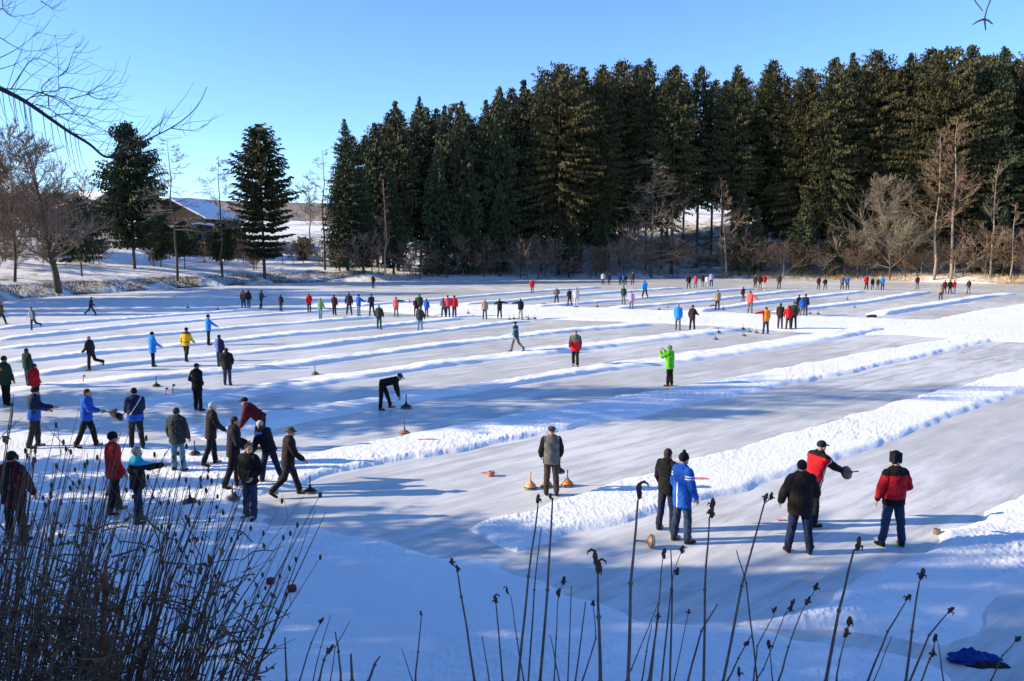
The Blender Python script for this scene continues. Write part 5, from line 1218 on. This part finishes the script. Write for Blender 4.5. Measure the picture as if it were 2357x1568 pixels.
# dry thicket in the lower left corner -------------------------------------
M_REED = flat_mat('reed_stems', (.125, .070, .042), .85, .35, 6)
M_BRAM = flat_mat('bramble_stems', (.13, .07, .04), .9, .35, 6)
def thicket(name, seed, x0, x1, n, lab, Y0, Y1, hmin, hmax, slope, tangle=0, mat=None):
    mat = mat or (M_BRAM if tangle else M_REED)
    rng = random.Random(seed); cx = (x0 + x1) / 2; Ym = (Y0 + Y1) / 2
    bX = D(cx, 1560, Ym).x; t = empty(name, (bX, Ym, gh(bX, Ym))); tag(t, lab, 'shrub', 'dry thicket in the lower left corner')
    o0 = Vector(t.location); m = MB(); s = MB(); ns = 0
    for i in range(n):
        x = rng.uniform(x0, x1); Y = rng.uniform(Y0, Y1); px = Y / FV
        L = rng.uniform(hmin, hmax); a = math.radians(rng.gauss(slope, 5.5))
        top = D(x + math.tan(a) * L * .9, 1568 - L, Y); bt = D(x, 1568, Y)
        gz = gh(bt.x, bt.y); d = (top - bt).normalized(); b = bt - d * ((bt.z - gz) / max(.4, d.z)); b.x = bt.x - d.x * (bt.z - gz) * .5; b.z = gz - .05
        mid = bt + (top - bt) * .5 + Vector((rng.uniform(-1, 1), rng.uniform(-1, 1), 0)) * 8 * px
        top = top + Vector((rng.uniform(.0, 1) * 16 * px, 0, 0))
        r = rng.uniform(.8, 2.7) * px
        pts = [b - o0, bt - o0, mid - o0, top - o0]; m.tube(pts, [r * 1.1, r, r * .75, r * .3], 5)
        for k in range(rng.randint(0, 2)):
            u = rng.uniform(.3, 1.0); p = bt.lerp(top, u) - o0; e = Vector((rng.uniform(-.5, 1), rng.uniform(-.5, .5), rng.uniform(.2, 1))).normalized() * rng.uniform(20, 90) * px
            m.tube([p, p + e * .5 + Vector((0, 0, 3 * px)), p + e], [r * .5, r * .35, r * .2], 4)
            if rng.random() < .28: ns += 1; s.ell(p + e, (Vector((3.2, 0, 0)) * px, Vector((0, 3.2, 0)) * px, Vector((0, 0, 6)) * px), 7, 5)
        if rng.random() < .4: ns += 1; s.ell(top - o0, (Vector((3.4, 0, 0)) * px, Vector((0, 3.4, 0)) * px, Vector((0, 0, 7.5)) * px), 7, 5)
    for i in range(tangle):
        x = rng.uniform(x0 - 60, x1 + 40); Y = rng.uniform(Y0, Y1); px = Y / FV; y = 1600 - abs(rng.gauss(0, 1)) * 150
        p = D(x, y, Y) - o0; q = [p]; d = Vector((rng.uniform(-1, 1), rng.uniform(-.6, .6), rng.uniform(-.4, 1))).normalized()
        for j in range(4): d = (d + Vector((rng.uniform(-1, 1), rng.uniform(-1, 1), rng.uniform(-.9, .7))) * .5).normalized(); q.append(q[-1] + d * rng.uniform(14, 42) * px)
        r = rng.uniform(.9, 2.6) * px; m.tube(q, [r, r, r * .9, r * .7, r * .4], 4, False)
        if rng.random() < .7:
            for c in range(2):
                ns += 1; e = q[rng.randint(1, 4)]; u = Vector((rng.uniform(-1, 1), rng.uniform(-1, 1), rng.uniform(-1, 1))).normalized(); v = u.orthogonal().normalized(); sz = rng.uniform(5, 13) * px
                s.add([e, e + u * sz + v * sz * .5, e + u * sz * 1.9 + u.cross(v) * sz * .5, e + u * sz - v * sz * .5], [(0, 1, 2), (0, 2, 3)])
    m.obj('stems', mat, t)
    if ns: s.obj('dry_leaves' if tangle else 'dry_seed_pods', flat_mat('dead_leaves', (.14, .075, .035), .9, .5, 25) if tangle else M_SEED, t)  # ellipsoids are seed pods on stem and twig tips; brambles add dead leaves
TL = ('dense dark bramble with dead brown leaves filling the lower left corner', 'tall dry stems rising at the very left in front of the big dark man', 'tall dry stems between the big dark man and the red jacket', 'dry stems leaning right below the red and the teal shouldered jackets',
      'dry stems leaning right below the man in light jeans', 'loose outermost dry stems leaning far right at the edge of the thicket', 'low dark bramble right of the corner bramble at the bottom edge')
thicket('dry_bramble', 1, -60, 250, 40, TL[0], 4.2, 5.6, 150, 340, 10, 480)
thicket('dry_shrub', 2, -90, 60, 54, TL[1], 4.8, 6.6, 300, 640, 10)
thicket('dry_shrub', 3, 50, 190, 54, TL[2], 4.8, 6.6, 300, 600, 13)
thicket('dry_shrub', 4, 180, 330, 52, TL[3], 4.8, 6.6, 280, 560, 15)
thicket('dry_shrub', 5, 310, 450, 44, TL[4], 4.8, 6.6, 240, 500, 17)
thicket('dry_shrub', 6, 430, 590, 30, TL[5], 4.8, 6.6, 140, 430, 24)
thicket('dry_bramble', 7, 230, 560, 30, TL[6], 4.4, 5.6, 60, 200, 14, 190)
M_REDST = flat_mat('rusty_stem', (.16, .055, .025), .8, .35, 12)
g0 = D(240, 1568, 4.6); t = empty('rusty_stem', (g0.x, g0.y, gh(g0.x, g0.y))); tag(t, 'thick rusty brown stem standing upright in the thicket', 'stem', None)
m = MB(); m.tube([D(x, y, 4.6) - Vector(t.location) if y < 1900 else Vector((0, 0, -.1)) for x, y in ((236, 2000), (238, 1568), (238, 1450), (242, 1360), (244, 1290))], [.024, .022, .020, .016, .008], 8)
m.obj('stem', M_REDST, t)
m = MB(); m.tube([D(241, 1380, 4.6) - Vector(t.location), D(262, 1330, 4.55) - Vector(t.location), D(268, 1290, 4.5) - Vector(t.location)], [.010, .007, .003], 6)
m.obj('side_twig', M_REDST, t)

# overhanging bare tree at the upper left -----------------------------------
YB = 12.0
bx_, by_ = -12.2, 10.8
t = empty('overhanging_tree', (bx_, by_, gh(bx_, by_))); o0 = Vector(t.location)
tag(t, 'dark bare tree reaching a long branch into the upper left of the picture', 'tree')
m = MB(); m.tube([(0, 0, -.4), (0, 0, .6), (.15, .2, 2.5), (.3, .4, 5), (.2, .8, 8), (.5, 1.0, 11)], [.30, .24, .2, .16, .11, .03], 9); m.obj('trunk', M_BARK, t)
br = MB(); tw = br; rng = random.Random(8)
def curve(L, r0, r1, Y0=YB, Y1=None, n=6, mb=None):
    Y1 = Y1 or Y0; k = len(L); pts = [D(x, y, Y0 + (Y1 - Y0) * i / (k - 1)) - o0 for i, (x, y) in enumerate(L)]
    Q = []
    for i in range(k - 1):
        p0 = pts[max(0, i - 1)]; p1 = pts[i]; p2 = pts[i + 1]; p3 = pts[min(k - 1, i + 2)]
        for j in range(4):
            u = j / 4; Q.append(.5 * ((2 * p1) + (p2 - p0) * u + (2 * p0 - 5 * p1 + 4 * p2 - p3) * u * u + (3 * p1 - p0 - 3 * p2 + p3) * u ** 3))
    Q.append(pts[-1]); m_ = len(Q)
    (mb or br).tube(Q, [(r1 + (r0 - r1) * (1 - i / (m_ - 1)) ** 1.5) * YB / FV for i in range(m_)], n, False)
    return Q
main = [(-60, 178), (0, 204), (57, 233), (114, 272), (160, 304), (206, 332), (240, 360), (268, 358), (300, 338), (338, 322), (393, 295), (435, 265), (462, 232), (476, 200)]
q = curve(main, 6.2, .7, YB, YB + .6); mainp = q
trunkp = Vector((.3, .5, 6.2)); br.tube([trunkp, trunkp.lerp(q[0], .5) + Vector((0, 0, .5)), q[0]], [.10, .08, .06], 7, False)
SUB = [[(62, 231), (91, 213), (133, 210), (135, 203), (134, 137), (127, 80)], [(25, 206), (48, 170), (73, 138), (101, 138), (137, 158), (165, 170), (190, 160), (212, 149)], [(0, 204), (60, 207), (100, 216), (150, 240), (200, 275), (240, 300), (270, 312)],
       [(91, 213), (120, 222), (150, 236), (180, 268), (210, 285), (262, 310)], [(112, 222), (113, 248), (130, 262), (152, 276), (162, 300)], [(82, 240), (115, 252), (140, 270), (178, 285), (215, 292)], [(135, 203), (160, 202), (200, 212), (225, 200), (248, 186)],
       [(160, 228), (200, 218), (240, 206), (275, 192)], [(200, 216), (225, 228), (250, 226), (277, 218)], [(160, 304), (190, 312), (215, 310), (255, 310)], [(-30, 75), (0, 87), (30, 105), (60, 117), (100, 115), (130, 104)], [(-40, 145), (0, 133), (40, 112), (70, 90), (98, 62)],
       [(-40, 168), (0, 159), (40, 146), (70, 125)], [(-20, 30), (5, 20), (15, 30), (30, 38), (50, 36), (80, 32)], [(5, -20), (6, 10), (8, 22), (18, 32)], [(95, 3), (108, 12), (120, 20)], [(393, 295), (420, 299), (450, 299), (475, 285)], [(300, 338), (330, 318), (350, 300), (345, 292)], [(318, 328), (350, 300), (388, 264)],
       [(138, 175), (155, 160), (165, 130), (180, 98)], [(100, 215), (96, 200), (120, 180), (150, 170), (200, 140)], [(57, 233), (80, 222), (130, 222), (190, 248), (250, 252), (275, 250)], [(114, 272), (150, 262), (200, 268), (240, 280), (280, 276)]]
for L in SUB:
    q = curve(L, 1.35, .4, YB + rng.uniform(-.5, .5), YB + rng.uniform(-.6, .9), 5)
    for k in range(6):
        i = rng.randint(3, len(q) - 1); d = Vector((rng.uniform(.2, 1), rng.uniform(-.4, .4), rng.uniform(-.5, .8))).normalized() * rng.uniform(.15, .5)
        tw.tube([q[i], q[i] + d * .5 + Vector((0, 0, -.02)), q[i] + d + Vector((0, 0, .05))], [.003, .0025, .0016], 4, False)
for k in range(30):                              # thin hanging twigs
    u = rng.uniform(0, .62); i = int(u * 28) ; p = mainp[i] + Vector((rng.uniform(-.1, .1), rng.uniform(-.4, .4), 0)); L = rng.uniform(.35, 1.15) * (1.1 - u * .7)
    tw.tube([p, p + Vector((.02, 0, -L * .4)), p + Vector((.05, .02, -L * .8)), p + Vector((.12, .02, -L))], [.005, .004, .003, .002], 4, False)
for k in range(34):
    i = rng.randint(2, 40); p = mainp[i]; d = Vector((rng.uniform(.3, 1), rng.uniform(-.5, .5), rng.uniform(-.35, .7))).normalized() * rng.uniform(.3, 1.1)
    tw.tube([p, p + d * .4 + Vector((0, 0, .03)), p + d * .75, p + d + Vector((.03, 0, .06))], [.004, .0034, .0026, .0016], 4, False)
br.obj('branch', M_TWIGD, t)
# the tree whose twig tip hangs in at the upper right
t = empty('near_bare_tree', (7.5, 4.0, gh(7.5, 4.0))); o0 = Vector(t.location); tag(t, 'dark drooping twig tip of a bare tree at the upper right edge', 'tree')
m = MB(); m.tube([(0, 0, -.4), (0, 0, 1.5), (-.3, .4, 4), (-.4, .8, 7.5)], [.2, .16, .12, .03], 8); m.obj('trunk', M_BARK, t)
tip = lambda x, y: D(x, y, 8.0) - o0
b = MB(); b.tube([Vector((-.32, .5, 5)), Vector((-1.2, 2.5, 7.3)), tip(2290, -120), tip(2282, -40), tip(2279, 2), tip(2272, 20), tip(2266, 44)], [.06, .035, .014, .008, .006, .005, .007], 6, False)
b.tube([tip(2250, -60), tip(2244, 2), tip(2252, 12), tip(2262, 26)], [.007, .006, .005, .004], 5, False); b.tube([Vector((-1.2, 2.5, 7.3)), tip(2250, -60)], [.02, .007], 5, False)
for e in ((2239, 57), (2269, 70), (2285, 56)): b.tube([tip(2266, 44), tip((2266 + e[0]) / 2, (44 + e[1]) / 2 - 2), tip(*e)], [.009, .008, .005], 5)
b.obj('twig', M_TWIGD, t)
